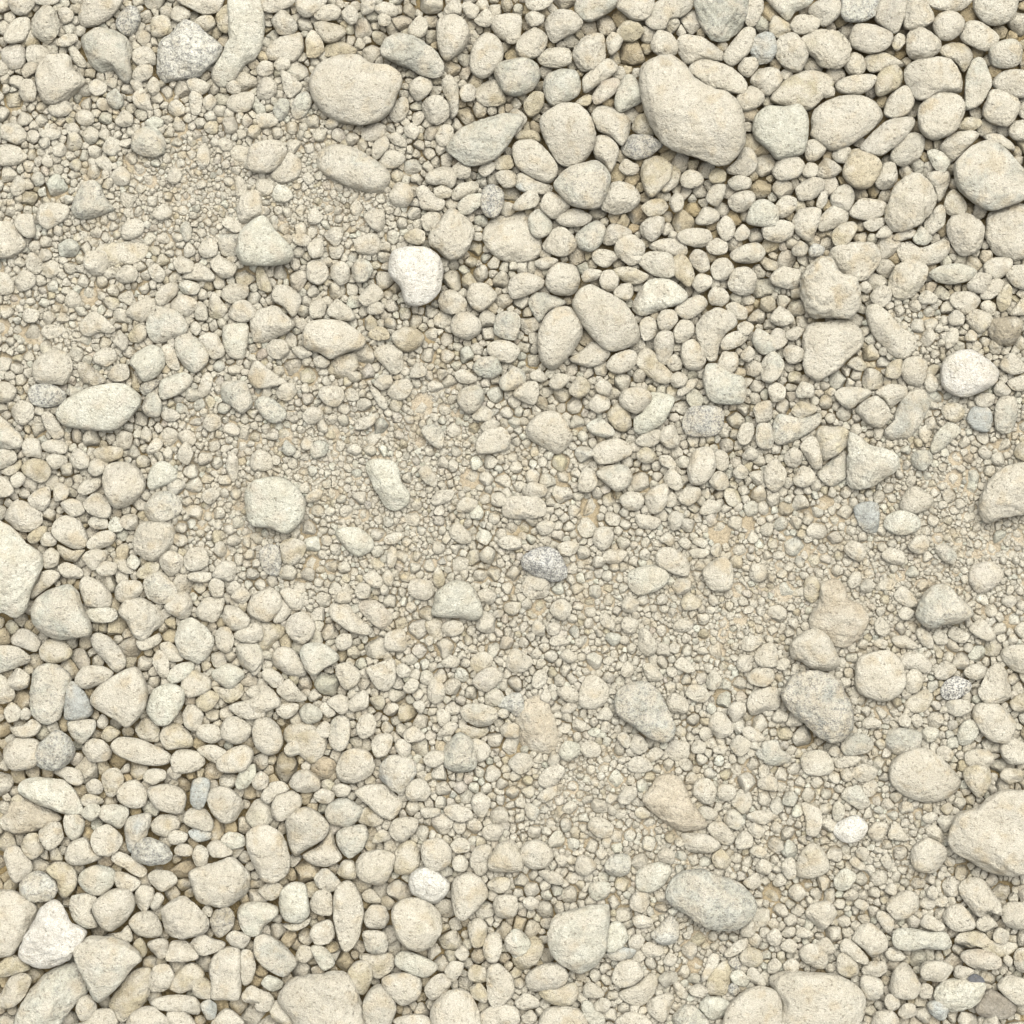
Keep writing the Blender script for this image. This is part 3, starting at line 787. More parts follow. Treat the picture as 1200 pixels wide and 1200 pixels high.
w 890,1040 910,985 960,975 990,1030 950,1090 900,1095
c 1085,1110 1120,1050 1200,1080 1240,1120 1200,1180 1120,1175
c 920,1140 960,1110 1040,1120 1060,1170 1020,1200 940,1190
c 1090,660 1130,625 1230,630 1230,740 1170,755 1110,710
t 1130,890 1180,855 1240,860 1240,930 1150,930
w 715,1040 750,1005 800,1020 795,1060 750,1080
g {box-like greyish stone lying on top of a smooth cream dome|the box-like grey stone} 550,1080 570,1020 640,1010 715,1035 715,1090 690,1130 600,1138 560,1110
g 340,1090 380,1040 450,1040 495,1090 460,1130 360,1140
c {large smooth cream dome with a rounded base below the box-like grey stone|the smooth cream dome} 565,1230 580,1170 640,1125 730,1105 800,1140 860,1195 915,1260 900,1300 830,1350 740,1365 650,1335 580,1280
c 435,990 470,960 530,980 520,1010 460,1015
c 610,970 640,940 670,970 660,1010 620,1005
c 665,970 700,945 730,980 700,1015
c 20,960 50,920 95,950 80,985 30,985
c 80,980 120,930 170,960 160,1000 100,1005
c -10,880 20,840 60,870 50,920 0,930
c 150,1160 190,1120 270,1120 310,1190 280,1230 180,1230
g -30,1080 40,1070 60,1110 110,1140 90,1180 30,1190 -20,1170
c 280,1130 310,1090 345,1120 320,1150
c 310,1170 370,1140 440,1150 400,1190 330,1200
c 790,1110 830,1095 870,1130 850,1170 800,1150
t0 630,900 680,850 750,830 780,870 740,930 680,940
c 30,710 70,680 105,700 80,740 40,735
c -20,670 10,610 45,650 30,720 -10,730
T 0 900
w2 {long pale tongue-shaped stone lying across an ochre-brown stone|the pale tongue-shaped stone} 85,100 110,55 200,45 300,60 350,110 390,200 370,218 300,212 210,188 120,142
y0 {ochre-brown stone half under the pale tongue-shaped stone|the ochre-brown stone} 0,240 40,200 60,140 110,120 180,150 230,190 290,230 260,260 190,290 80,305 10,280
t 50,150 85,122 115,150 85,180
c 245,20 290,-10 370,10 395,60 360,85 310,60
c 400,80 440,48 485,80 470,120 420,120
t 475,50 500,10 550,0 580,60 540,130 500,130
c 550,110 580,70 640,58 690,110 680,175 620,188 560,155
c {oblong cream stone left of an upright blue-grey slab, lower left part|the oblong stone by the slab} 690,120 700,90 780,75 860,105 875,150 850,215 780,210 720,175
c 670,40 700,5 770,10 775,50 720,78 680,65
c 780,20 810,-10 850,30 820,55
b {narrow upright blue-grey slab between two cream stones|the upright blue-grey slab} 890,150 900,60 950,45 985,60 970,150 940,195 900,180
c 970,150 990,95 1050,85 1110,120 1140,185 1100,250 1050,255 1000,220
w 1100,70 1130,10 1190,-20 1200,30 1160,90 1115,100
c 855,240 890,190 960,190 1000,250 990,295 920,285 870,265
w 455,220 480,175 590,178 605,220 560,285 500,260
w 380,210 410,170 460,170 470,210 430,250 395,235
t 375,150 410,120 475,140 480,170 400,180
g 300,270 305,215 360,205 395,250 385,310 345,340 310,310
c 185,300 220,255 280,255 305,300 290,350 230,385 195,345
t 100,360 130,310 180,310 205,390 150,430 115,400
b {leaf-like blue-grey stone leaning on a speckled grey stone|the leaf-like blue stone} 575,270 610,230 700,210 705,260 680,330 620,395 590,350
k2 {speckled grey stone directly below the leaf-like blue stone|the speckled grey stone} 610,410 640,350 700,325 780,360 815,420 780,455 700,460 630,435
t0 705,260 760,215 830,230 845,280 780,325 720,300
c 785,320 820,290 880,310 870,345 810,360
b 880,300 930,280 990,300 985,335 920,345
w 1035,330 1070,300 1140,315 1150,360 1090,380 1045,360
c 970,370 1010,335 1090,385 1080,410 1000,420
c 900,400 930,360 975,385 970,450 920,460
c 815,380 850,350 900,370 895,410 830,410
c 305,420 330,350 400,325 440,380 480,420 410,450 340,455
c2 425,340 450,285 510,268 575,330 560,380 510,415 450,395
c 20,420 30,375 80,365 140,430 150,480 80,540 45,500
k {finely speckled cream stone above the bright white lower-left cobble|the finely speckled stone} 90,550 110,495 190,485 250,520 275,570 240,620 150,625 100,595
t0 215,480 260,440 330,450 365,510 350,570 300,615 270,580 265,530
w {smooth white round stone above a cream egg-shaped stone, lower left|the smooth white round stone} 365,530 390,480 460,453 540,480 530,550 470,600 400,580
c 530,500 560,487 630,510 660,540 620,580 550,560
c 520,430 550,390 620,420 690,480 660,515 580,470
c 690,510 720,478 800,480 835,530 770,577 715,550
c2 {cream egg-shaped stone tilted right below the smooth white round stone|the tilted cream egg} 435,660 460,610 540,565 610,570 632,640 600,710 520,770 470,740
g 325,650 340,600 420,590 460,620 430,670 460,740 390,750 340,700
c 630,600 660,550 720,560 720,610 680,680 645,650
c 705,640 735,582 770,605 750,650 715,668
c 605,720 640,680 710,672 760,740 750,790 690,795 630,770
c {plump cream stone pointing right, left of a black-scratched tan pebble|the plump pointed stone} 760,680 790,630 860,597 930,640 980,720 960,770 850,807 780,770
c {broad shield-shaped cream stone, largest between the tall cream stone and plump pointed stone|the shield-shaped stone} 885,490 930,460 1000,440 1080,410 1130,440 1175,500 1150,590 1080,650 1000,650 930,620 900,560
d {small tan pebble with black scratches, under the shield-shaped stone} 985,710 1010,665 1070,650 1100,690 1090,750 1030,797 990,760
c 945,670 970,640 1000,670 985,700
w 1105,690 1130,640 1220,628 1300,650 1300,690 1240,740 1215,790 1150,780
c {large cream cobble cut by the left edge beside the bright white lower-left cobble|the lower left-edge cobble} -40,600 40,575 100,595 170,650 160,710 100,820 60,880 0,890 -50,880
W2 {bright white cobble with tapered top in the lower left corner area|the bright white lower-left cobble} 90,860 130,770 190,660 260,618 310,660 340,720 410,770 350,860 290,915 190,937 120,905
g2 {heart-shaped speckled stone right of the bright white lower-left cobble|the speckled heart stone} 350,850 410,790 500,788 590,825 650,860 670,900 620,940 560,1010 480,1090 440,1080 400,1000
t -30,940 0,910 60,870 130,920 140,945 60,970 0,980
g {big grey-white cobble cut by the bottom edge near the left corner|the bottom-left cobble} 70,1180 110,1080 190,980 280,925 360,915 400,980 415,1050 350,1110 300,1180 250,1240 100,1240
t -30,1090 0,1060 50,980 110,960 150,990 110,1080 50,1125 0,1120
c2 355,1130 370,1075 420,1065 455,1120 430,1180 380,1190
c 330,1200 390,1190 450,1130 520,1130 555,1200 500,1250 350,1250
t0 510,1100 560,1030 620,950 700,930 720,990 690,1090 650,1140 580,1190 530,1150
c 690,1000 720,930 790,920 820,980 780,1040 710,1050
c 590,1190 640,1130 720,1120 800,1190 790,1250 600,1250
c 700,1090 800,1065 900,1070 940,1110 930,1160 870,1150 740,1130
c 780,1150 830,1125 880,1150 920,1210 830,1240
t 625,820 660,795 692,850 670,890 635,860
c 690,830 730,800 790,810 780,880 740,890
c 775,890 800,815 870,810 930,870 920,900 810,907
c 890,820 940,780 1000,800 1060,820 1040,850 960,880 910,860
c 1060,790 1100,760 1175,795 1140,850 1080,830
c {tall slab-like cream stone with a straight right edge near the bottom|the tall slab-like stone} 975,950 1000,880 1060,840 1125,850 1130,960 1125,1080 1060,1085 990,1080 985,1010
c 1130,860 1180,860 1200,920 1180,1000 1135,1015
t0 820,960 900,910 960,960 930,1020 850,1055 800,1040 780,1020
t 900,1010 950,980 1000,1020 990,1080 920,1075
b 940,1110 980,1085 1015,1110 1010,1170 970,1180
c 480,780 560,770 600,735 625,800 600,818 530,800
c 1130,1070 1170,1020 1220,1040 1220,1100 1150,1100
c 990,1190 1060,1130 1130,1170 1140,1210 1000,1220
T 300 900
c2 {tall cream stone with swollen base, upper left of the half-domed stone|the tall cream stone} 0,270 60,265 120,310 160,420 150,490 90,540 30,530 0,480 -40,400 -45,310
c -20,60 20,15 60,40 50,90 0,105
c 155,70 180,25 240,5 300,60 290,110 220,115 170,95
c 20,140 60,75 120,62 160,100 100,130 60,170
c 70,180 100,125 170,105 215,140 200,200 120,250 80,230
c 270,130 310,95 365,115 360,155 310,170
c 350,100 390,72 445,90 430,130 385,140
c {broad cream stone tapering down right, lower centre left|the broad tapering stone} 460,115 500,85 600,78 650,120 685,170 640,240 590,230 520,170
g 325,210 350,160 420,140 500,190 480,240 430,280 350,260
t0 480,240 520,180 600,240 560,275 490,260
c {smooth cream stone with narrowed lower end touching the tall cream stone|the narrowed smooth stone} 135,260 160,215 230,180 300,215 345,270 320,330 240,380 180,420 150,360 140,310
g 375,320 400,285 500,265 525,310 500,380 440,422 400,395
c0 215,410 280,370 350,290 375,360 405,420 340,460 270,455
c 620,300 640,245 700,228 760,240 755,290 700,350 650,335
t0 545,350 580,290 640,310 620,340
c 770,390 790,340 870,330 915,380 910,450 840,487 790,460
t0 645,400 700,340 750,350 770,440 730,495 650,490
r {rough pitted cream stone left of the bluish-white smooth stone|the rough pitted stone} 465,460 490,410 570,380 650,405 640,470 600,545 520,540 475,510
t 380,490 410,435 460,440 470,510 420,525
W {smooth bluish-white stone above the coarse round cobble|the smooth bluish-white stone} 715,540 730,490 790,460 860,490 910,550 880,610 830,640 770,610 730,590
c 700,100 730,55 790,55 820,110 790,155 720,150
c 1000,420 1030,370 1090,355 1115,400 1080,490 1040,505 1005,460
r 1085,440 1130,360 1200,340 1250,400 1250,480 1160,490 1100,480
c 910,360 950,325 1000,345 1000,390 940,400
c 920,430 960,405 995,440 980,485 930,480
c {cream stone tapering downward, right of the smooth bluish-white stone|the downward-tapering stone} 915,580 930,520 1000,485 1060,520 1088,590 1040,660 980,710 940,700 920,640
t 1080,550 1130,510 1190,520 1180,570 1130,587
c 1110,650 1130,600 1220,600 1220,690 1150,705
r2 {coarse-grained round cobble below the smooth bluish-white stone|the coarse round cobble} 635,700 650,640 720,608 800,620 860,680 872,760 820,840 760,860 700,830 660,780
c2 {long upright cream loaf-shaped stone left of the coarse round cobble|the upright loaf stone} 362,680 370,570 410,532 460,540 500,640 495,750 470,820 420,862 385,800 370,740
w {smooth whitish upright oval left of the upright loaf stone|the whitish upright oval} 105,640 120,570 170,535 230,545 245,620 250,690 200,725 130,710
t0 110,720 190,730 260,690 240,740 170,765
c 250,630 280,580 340,575 362,620 355,685 300,690 260,665
c 505,690 540,640 600,650 628,700 600,750 540,755 510,730
t 495,590 540,565 590,620 560,640 510,625
c 250,780 280,730 350,712 370,780 340,820 280,830
g 500,800 510,765 600,770 620,830 600,870 520,865
g {greyish oblong slab slanting down right above the big potato boulder|the slanting grey slab} -10,840 0,790 50,780 130,830 195,905 170,950 125,978 50,940 0,890
t 185,870 210,830 260,840 270,890 230,915 190,900
w 255,840 300,830 350,870 372,920 320,950 285,910
w2 {smooth polished whitish oblong just below the coarse round cobble|the polished whitish oblong} 650,890 680,860 750,870 850,920 845,950 790,985 720,960 655,930
t 430,950 470,905 530,910 548,980 510,1060 470,1050 440,1000
c 590,990 640,965 740,962 778,1010 760,1080 690,1118 640,1080 600,1040
c {big potato-shaped cream boulder cut by the bottom edge, left of centre|the big potato boulder} 105,1070 160,1000 250,980 380,958 440,980 480,1070 500,1160 500,1260 250,1270 170,1180 120,1120
c 500,1110 540,1030 600,1015 650,1080 655,1150 620,1230 520,1230
w 25,1010 60,970 125,1000 120,1035 70,1045
c 0,1040 60,1050 85,1090 60,1140 0,1130
c 790,1040 820,985 880,962 920,1000 890,1050 820,1095
c 880,950 920,905 975,915 960,970 930,1005 900,985
c {half-domed cream stone cut by the bottom edge at centre|the half-domed bottom stone} 820,1140 860,1070 940,1030 1010,1060 1040,1130 1050,1220 980,1260 840,1250
c {upright lobed cream stone right of the half-domed bottom stone|the upright lobed stone} 1080,1010 1090,930 1140,915 1200,980 1210,1060 1130,1130 1090,1090
c 1065,840 1090,780 1140,775 1155,830 1130,910 1080,900
c 1165,800 1200,765 1240,780 1240,880 1180,860
t 990,960 1020,920 1080,940 1080,1000 1010,1000
t 1000,1030 1050,1005 1085,1050 1080,1100 1020,1080
c 930,870 970,830 1000,870 970,905
c 1040,1160 1120,1110 1220,1120 1230,1200 1060,1230
c 640,1190 700,1160 800,1160 830,1210 720,1240
t0 65,1130 100,1090 180,1180 150,1210 80,1180
t0 480,880 540,870 640,870 640,940 560,990
t0 10,570 80,530 130,560 100,610 50,620
t0 990,740 1040,700 1085,740 1080,820 1020,840
c 1010,150 1050,115 1100,150 1070,230 1020,210
c 880,190 930,170 1000,190 1020,230 960,255 900,230
c 770,190 860,190 860,220 790,235
c 1060,290 1100,260 1160,280 1130,340 1070,330
g0 270,510 330,470 400,540 350,580 290,560
T 600 900
c 120,60 150,10 200,-20 250,0 230,50 190,90 150,95
c 115,140 150,100 210,80 205,130 150,162
y {dusty ochre-cream stone shaped like a guitar pick, lower right of centre|the ochre pick-shaped stone} 610,160 640,100 680,40 740,25 800,60 840,150 910,250 890,285 800,300 720,260
c 845,110 860,60 920,50 960,100 950,160 890,170
c 960,110 980,75 1040,85 1050,130 1010,158 970,140
c 1030,150 1070,95 1120,120 1120,190 1080,215 1035,180
c 870,190 910,175 965,210 950,245 890,235
c 355,280 370,235 420,230 475,270 460,325 400,325
c 495,140 530,90 580,90 585,130 540,170 505,165
t 575,200 610,180 650,215 620,240 585,230
c 915,280 940,250 990,255 1045,320 1030,365 980,355 930,310
g 990,240 1020,195 1060,200 1095,250 1060,290 1010,275
c 1045,350 1080,295 1130,320 1120,370 1060,380
c 1095,230 1140,200 1240,205 1240,240 1160,265
c 1105,290 1140,255 1190,290 1150,335
c {blunt bullet-shaped cream stone below the ochre pick-shaped stone|the bullet-shaped stone} 790,310 830,303 920,310 980,360 940,395 860,400 810,375
t 935,410 980,380 1030,430 1000,475 950,460
c 1110,390 1150,360 1195,390 1170,425
c {rounded cream stone alone among fine gravel, above the pale shell-shaped cobble|the lone rounded stone} 35,400 60,350 120,335 180,370 195,420 160,465 90,475 45,445
c 295,450 320,405 380,430 395,470 350,505 305,490
g 435,450 470,410 540,405 560,450 540,500 480,515 440,490
c 680,400 720,370 765,400 755,450 700,440
w {whitish oval stone leaning on the left end of the grey speckled boulder|the whitish leaning oval} 580,520 600,470 680,440 740,455 750,490 710,550 650,585 590,570
c 550,620 580,580 640,590 655,630 610,680 560,660
w 355,570 380,535 460,540 450,600 400,625 370,605
c 120,490 160,475 230,500 240,545 170,540
G2 {large grey speckled boulder with pointed left end, lower right of centre|the grey speckled boulder} 715,590 750,520 810,485 890,475 960,505 1050,525 1110,570 1145,640 1120,710 1050,755 950,760 880,730 800,680 740,640
w2 {big pale shell-shaped cobble with a straight upper edge, bottom centre|the pale shell-shaped cobble} 155,790 180,710 250,670 380,645 455,648 465,740 450,830 400,920 330,960 260,945 190,890
w 450,740 490,715 530,740 545,800 500,850 440,860
b 440,870 490,840 580,850 560,890 480,905
k 650,780 690,740 740,690 780,730 780,800 740,830 690,825
w -10,770 30,755 80,800 95,850 40,890 0,880
t0 80,800 110,785 150,830 140,880 80,945 30,945 0,890
c2 {smooth cream oval tilted up right below the pale shell-shaped cobble|the tilted smooth oval} 60,990 90,950 160,915 230,915 265,970 240,1020 140,1050 80,1040
t 120,1050 200,1030 290,1005 315,1060 280,1110 190,1110
c {peaked cream stone below right of the pale shell-shaped cobble|the peaked cream stone} 465,990 490,920 540,895 590,910 620,970 560,1020 500,1028
t0 500,1050 580,1010 650,960 690,1000 660,1070 600,1120 520,1090
c 625,1120 650,1080 740,1050 760,1090 720,1180 690,1188 635,1150
c 330,1030 370,1000 440,1060 390,1080 340,1070
c 385,1110 420,1075 465,1100 440,1145 395,1135
c 15,1090 60,1055 120,1080 130,1120 60,1135 20,1120
c 45,1160 90,1135 120,1170 90,1200 50,1190
c 125,1190 160,1130 240,1110 320,1130 360,1200 310,1250 140,1250
w 325,1100 360,1090 430,1160 430,1220 360,1200 330,1150
c 480,1200 530,1150 600,1150 660,1200 600,1240
g {greyish stone cut by the bottom edge left of the domed bottom boulder|the greyish bottom-edge stone} 750,1170 800,1115 860,1120 920,1180 900,1230 780,1230
w 880,1100 920,1070 1025,1100 990,1170 930,1180 880,1130
c2 {domed cream boulder cut by the bottom edge, overlapping a broad flat one|the domed bottom boulder} 990,1170 1020,1100 1100,1040 1170,1020 1250,1060 1270,1160 1270,1250 1000,1260
c 685,990 720,950 775,960 770,1010 710,1025
c 755,1010 780,1000 825,1060 810,1090 770,1060
c 830,1040 870,1010 920,1040 890,1075 840,1065
w 1020,970 1060,945 1115,990 1100,1030 1040,1010
c 1100,960 1130,930 1190,1000 1180,1025 1120,1000
t 1065,880 1110,840 1170,860 1175,910 1130,935 1080,920
k 1010,910 1050,885 1080,920 1060,950
k 1005,1030 1040,1005 1070,1040 1040,1070
t0 910,1000 950,930 1010,900 1030,980 1000,1060 920,1060
c 875,1000 910,920 930,870 980,880 960,930 920,990 880,1005
c 990,870 1040,820 1100,795 1105,830 1050,880 1000,890
c 1070,760 1110,705 1145,740 1130,790 1080,790
c 710,900 740,862 775,890 750,930 715,920
c 605,850 640,815 710,850 700,880 640,890
c 545,810 590,775 625,810 590,855 550,840
c 560,710 600,685 660,710 650,745 590,750
c 1110,510 1150,490 1170,540 1130,570 1080,540
c 1140,460 1170,425 1220,450 1200,500 1150,490
c 1150,60 1190,35 1240,50 1240,110 1160,95
g 60,180 90,165 130,200 110,245 70,230
c 50,620 90,600 130,630 100,670 60,650
c 200,430 230,400 265,430 240,465
c 390,400 420,375 450,400 420,430
T 900 900
c {broad flat cream boulder cut by the bottom edge, right of the domed one|the broad flat bottom boulder} 0,1000 60,950 240,950 330,970 440,1040 460,1110 430,1200 430,1260 80,1260 60,1100
t 915,40 930,0 1030,-20 1045,60 1000,140 950,110
t 1085,40 1110,0 1190,10 1190,60 1130,75
c2 {biggest dusty cream boulder cut by the right edge in the lower part|the biggest right-edge boulder} 840,330 880,220 980,180 1060,120 1140,100 1260,130 1280,350 1240,480 1140,510 1020,480 910,430 860,380
g 340,130 370,90 430,80 470,140 480,180 430,195 380,165
c 440,90 480,50 515,80 500,125 460,135
c 385,20 440,-20 510,0 500,50 430,65
c 145,170 170,160 240,190 255,250 230,320 180,310 175,240
c 300,200 320,155 358,180 350,240 310,250
W {small bright white oval pebble in fine gravel, left of the biggest right-edge boulder|the bright white oval pebble} 305,280 340,245 420,222 468,270 440,330 370,350 315,320
c 465,300 500,255 560,260 550,320 500,345
c 560,320 590,245 640,300 665,340 600,340
c {round cream stone just left of the biggest right-edge boulder|the round stone by the boulder} 670,410 690,365 750,328 830,370 835,430 790,485 720,490 680,460
c 790,250 820,220 885,230 870,280 830,300
t0 735,290 780,265 825,300 820,350 760,330
c 720,230 770,205 800,235 750,262
t 805,190 840,160 870,190 840,220
t {tan-cream triangular stone in fine gravel, left of the bright white oval pebble|the tan triangular stone} 130,450 160,380 210,350 260,385 290,470 230,510 140,510
c 60,460 95,415 130,440 130,510 90,520
w 305,540 330,490 370,470 415,505 380,565 330,575
c 410,390 440,365 475,390 460,435 420,420
c 380,440 410,415 465,470 430,480
c 525,430 560,400 580,440 560,480
c {rounded cream stone tilted up right above the flat baton-shaped stone|the stone above the baton} 550,650 580,600 650,573 705,600 710,660 660,700 600,710 565,680
c 545,575 580,535 605,565 590,600
c 505,700 520,668 580,690 590,750 560,775 530,740
r {rough whitish jagged stone below the biggest right-edge boulder|the rough jagged stone} 895,560 930,520 1000,515 1050,580 1090,640 1090,690 1030,670 990,697 940,650 910,610
c 1090,660 1140,625 1240,640 1240,740 1150,755 1100,720
c 820,700 850,650 910,642 970,720 960,755 890,765 840,740
c 715,720 750,685 830,740 800,765 720,745
c 975,720 1020,680 1080,740 1020,765 980,750
w2 {long flat baton-shaped whitish stone lying level, lower right|the flat baton-shaped stone} 580,790 600,750 680,752 760,770 830,765 865,830 830,855 740,848 640,855 590,835
c 395,800 430,740 490,730 560,800 555,850 490,890 450,850 410,820
c 335,840 360,800 400,815 470,890 460,925 400,900 350,870
c 145,860 180,822 240,830 285,890 270,940 220,940 160,905
c 225,830 270,792 315,840 310,870 270,880
c 440,940 480,905 550,910 555,955 510,982 450,970
t 320,900 350,865 410,900 425,960 380,985 330,960
c 550,860 590,838 645,880 620,905 565,900
c {cone-shaped cream stone pointing up, below the flat baton-shaped stone|the cone-shaped stone} 565,1030 590,950 640,908 690,960 715,1030 680,1080 600,1075
c 710,940 740,905 820,905 870,940 830,1000 770,1000 720,985
p 895,885 930,855 1010,850 1090,890 1080,940 980,945 920,920
c 870,960 890,925 970,950 930,990 880,985
w {whitish stone with a blue-black corner near the bottom right|the dark-cornered whitish stone} 780,1050 820,1000 900,985 1010,1000 1010,1060 960,1120 870,1145 790,1100
D2 {dark blue-black chip on the corner of a whitish stone, bottom right} 925,1000 960,965 1010,985 1015,1025 960,1025
c 1070,1020 1110,980 1180,980 1250,1020 1250,1090 1170,1110 1110,1070
B {flat brownish-grey stone near the bottom right corner|the brownish-grey stone} 970,1130 1020,1050 1060,1040 1150,1100 1160,1140 1110,1175 1010,1165
b 745,1110 770,1090 830,1090 850,1130 820,1185 770,1160
c 705,1040 730,1005 775,1030 760,1080 715,1075
c 430,1010 450,970 530,990 542,1050 510,1090 460,1080
c 545,1100 560,1060 610,1070 615,1120 570,1140
c 610,1150 640,1105 690,1110 690,1160 640,1180
c 485,1190 510,1140 590,1140 620,1200 580,1240 500,1240
c 1150,900 1170,850 1240,840 1250,960 1170,950
c 1050,790 1080,750 1130,770 1120,820 1070,820
t0 870,810 900,770 1000,765 1060,820 1120,800 1180,830 1130,880 1040,880 980,830 900,850
c 170,680 200,640 280,625 325,680 300,720 260,755 200,720
c 0,920 30,890 65,920 40,960 0,960
c 70,920 110,890 150,920 130,960 80,950
c -10,790 30,750 65,780 50,830 10,835
c 55,830 100,800 140,830 120,865 70,855
c 130,770 160,745 215,775 190,800 140,795
c 350,600 390,565 425,590 400,625
c 400,640 430,612 475,640 450,670
c 740,590 770,550 800,580 780,620
c 1100,900 1120,875 1148,900 1130,935
"""
EXPO = 1.64
import bpy, bmesh, math
import numpy as np
from mathutils.kdtree import KDTree

PX = 0.001                      # one photo pixel = one millimetre on the ground
CAM_H = 3.0
rng = np.random.default_rng(11)
scene = bpy.context.scene
col = scene.collection

# ------------------------------------------------------------------ tones
#        base colour (linear)     dust  bald(dark mineral flecks)
TONE = {
 'c': ((0.336, 0.324, 0.278), .66, .12), 'r': ((0.330, 0.314, 0.254), .80, .12),
 'w': ((0.366, 0.366, 0.316), .30, .14), 'W': ((0.425, 0.420, 0.386), .08, .00),
 'g': ((0.312, 0.314, 0.274), .56, .36), 'G': ((0.312, 0.316, 0.280), .50, .54),
 'b': ((0.284, 0.300, 0.286), .45, .32), 't': ((0.306, 0.280, 0.208), .55, .10),
 'y': ((0.344, 0.315, 0.252), .30, .05), 'k': ((0.340, 0.342, 0.308), .38, .64),
 'K': ((0.420, 0.422, 0.396), .08, .92), 'v': ((0.390, 0.388, 0.350), .20, .66),
 'p': ((0.316, 0.290, 0.242), .50, .15), 'd': ((0.228, 0.208, 0.160), .40, .50),
 'D': ((0.085, 0.090, 0.100), .05, .50), 'B': ((0.210, 0.196, 0.164), .22, .20),
}
TWORD = {'c':'cream','r':'rough cream','w':'whitish','W':'white','g':'greyish','G':'grey','b':'blue-grey','t':'tan',
         'y':'ochre','k':'dark-flecked','K':'black-flecked','v':'veined','p':'pinkish','d':'brownish','D':'black','B':'brown-grey'}

# ------------------------------------------------------------------ read the traced stones
stones = []
tx = ty = 0
for line in DATA.strip().splitlines():
    if line.startswith('T '):
        _, a, b = line.split(); tx, ty = int(a), int(b); continue
    label = ref = None
    if '{' in line:
        h, rest = line.split('{', 1); label, rest = rest.split('}', 1)
        if '|' in label: label, ref = label.split('|')
        line = h.strip() + ' ' + rest.strip()
    f = line.split()
    code = f[0]
    pts = np.array([[float(q) for q in p.split(',')] for p in f[1:]]) / 4 + (tx, ty)
    pts[:, 0] -= 600; pts[:, 1] = 600 - pts[:, 1]          # centre origin, y up
    stones.append(dict(tone=code[0], layer=int(code[1]) if len(code) > 1 else 1, label=label, ref=ref, pts=pts))

def smooth_closed(p, n=6):
    a, b, c, d = np.roll(p, 1, 0), p, np.roll(p, -1, 0), np.roll(p, -2, 0)
    t = (np.arange(n) / n)[None, :, None]
    a, b, c, d = a[:, None], b[:, None], c[:, None], d[:, None]
    k = 0.42
    m0, m1 = (c - a) * k, (d - b) * k
    q = (2*t**3-3*t**2+1)*b + (t**3-2*t**2+t)*m0 + (-2*t**3+3*t**2)*c + (t**3-t**2)*m1
    return q.reshape(-1, 2)

NA = 96
ANG = np.arange(NA) / NA * 2 * np.pi
def prep(s):
    q = smooth_closed(s['pts'])
    x, y = q[:, 0], q[:, 1]; x2, y2 = np.roll(x, -1), np.roll(y, -1)
    cr = x*y2 - x2*y; A = cr.sum() / 2
    c = np.array([((x+x2)*cr).sum(), ((y+y2)*cr).sum()]) / (6*A)
    d = q - c
    th = np.arctan2(d[:, 1], d[:, 0]) % (2*np.pi); r = np.hypot(d[:, 0], d[:, 1])
    o = np.argsort(th)
    R = np.interp(ANG, th[o], r[o], period=2*np.pi)
    F = np.fft.rfft(R)
    F2 = F.copy(); F2[4:] = 0
    s['c'], s['R'], s['Rlow'], s['area'] = c, R, np.fft.irfft(F2, NA), abs(A)
    w = (R + np.roll(R, NA//2)) / 2
    s['minor'], s['major'] = w.min(), w.max()
    s['ang'] = math.degrees(ANG[np.argmax(w[:NA//2])])       # 0..180, y up
    s['q'] = q
for s in stones: prep(s)

# ------------------------------------------------------------------ local gravel size and bed height
ANCH = np.array([(50,50,7),(150,120,6),(250,60,8),(100,170,5),(200,200,3),(250,240,2.5),(130,270,3.5),(50,250,5),(30,350,4),(80,390,3.5),(150,350,5),(250,350,6),(40,450,5),(150,500,6),(250,500,4),(330,50,7),(450,40,7),(330,160,4),(350,230,2.5),(420,240,3),(450,180,5),(550,150,8),(550,220,7),(350,330,6),(450,330,6),(550,350,7),(400,450,5),(400,500,3),(500,480,3.5),(380,560,2.8),(450,560,2.8),(530,520,3),(560,580,4),(700,50,9),(650,150,9),(750,220,9),(850,260,9),(1000,50,10),(1100,100,10),(1000,200,9),(1150,200,9),(700,330,8),(850,350,8),(950,380,7),(1100,330,8),(650,450,6),(750,500,6),(850,480,6),(650,540,4),(700,580,5),(850,560,6),(1000,450,6),(1080,380,4),(1000,520,5),(1080,540,3),(1150,550,4),(1150,640,2.5),(1080,680,3),(950,640,4),(900,680,3),(850,640,4),(870,740,3),(800,690,3.5),(720,690,3.5),(650,680,4),(700,760,4),(620,620,5),(500,650,3),(400,670,3.5),(350,640,5),(560,640,5),(500,720,4),(560,730,4),(450,720,5),(400,760,7),(350,850,8),(450,830,7),(530,800,5),(600,850,6),(600,780,5),(680,920,3),(650,960,3.5),(720,980,4),(780,1010,3.5),(700,1000,5),(550,930,5),(580,980,5),(100,650,8),(250,640,4),(280,620,3),(250,700,6),(150,750,8),(50,800,9),(150,900,9),(50,950,9),(200,1000,8),(300,950,9),(100,1100,10),(250,1150,9),(400,1050,9),(450,1150,9),(550,1100,8),(650,1100,7),(750,1100,5),(820,1100,4),(900,1050,5),(950,970,4),(900,900,4),(850,850,5),(780,860,5),(950,850,6),(1030,840,4),(1000,700,3),(1100,740,4),(1150,800,6),(1100,860,5),(1050,980,3.5),(1100,1060,5),(1000,1050,5),(1150,1100,7),(1050,1150,7),(920,1100,5),(1180,900,7)], float)
H = 800                                                     # half side of the modelled patch, px
gx = np.arange(-H, H + 1, 20, dtype=float)
GX, GY = np.meshgrid(gx, gx)
wts = 1 / (((GX[..., None] - (ANCH[:, 0] - 600))**2 + (GY[..., None] - (600 - ANCH[:, 1]))**2) + 400)**1.5
VF = (wts * ANCH[:, 2]).sum(-1) / wts.sum(-1)
VF = np.where(VF < 6, VF - (6 - VF)*.13, VF)
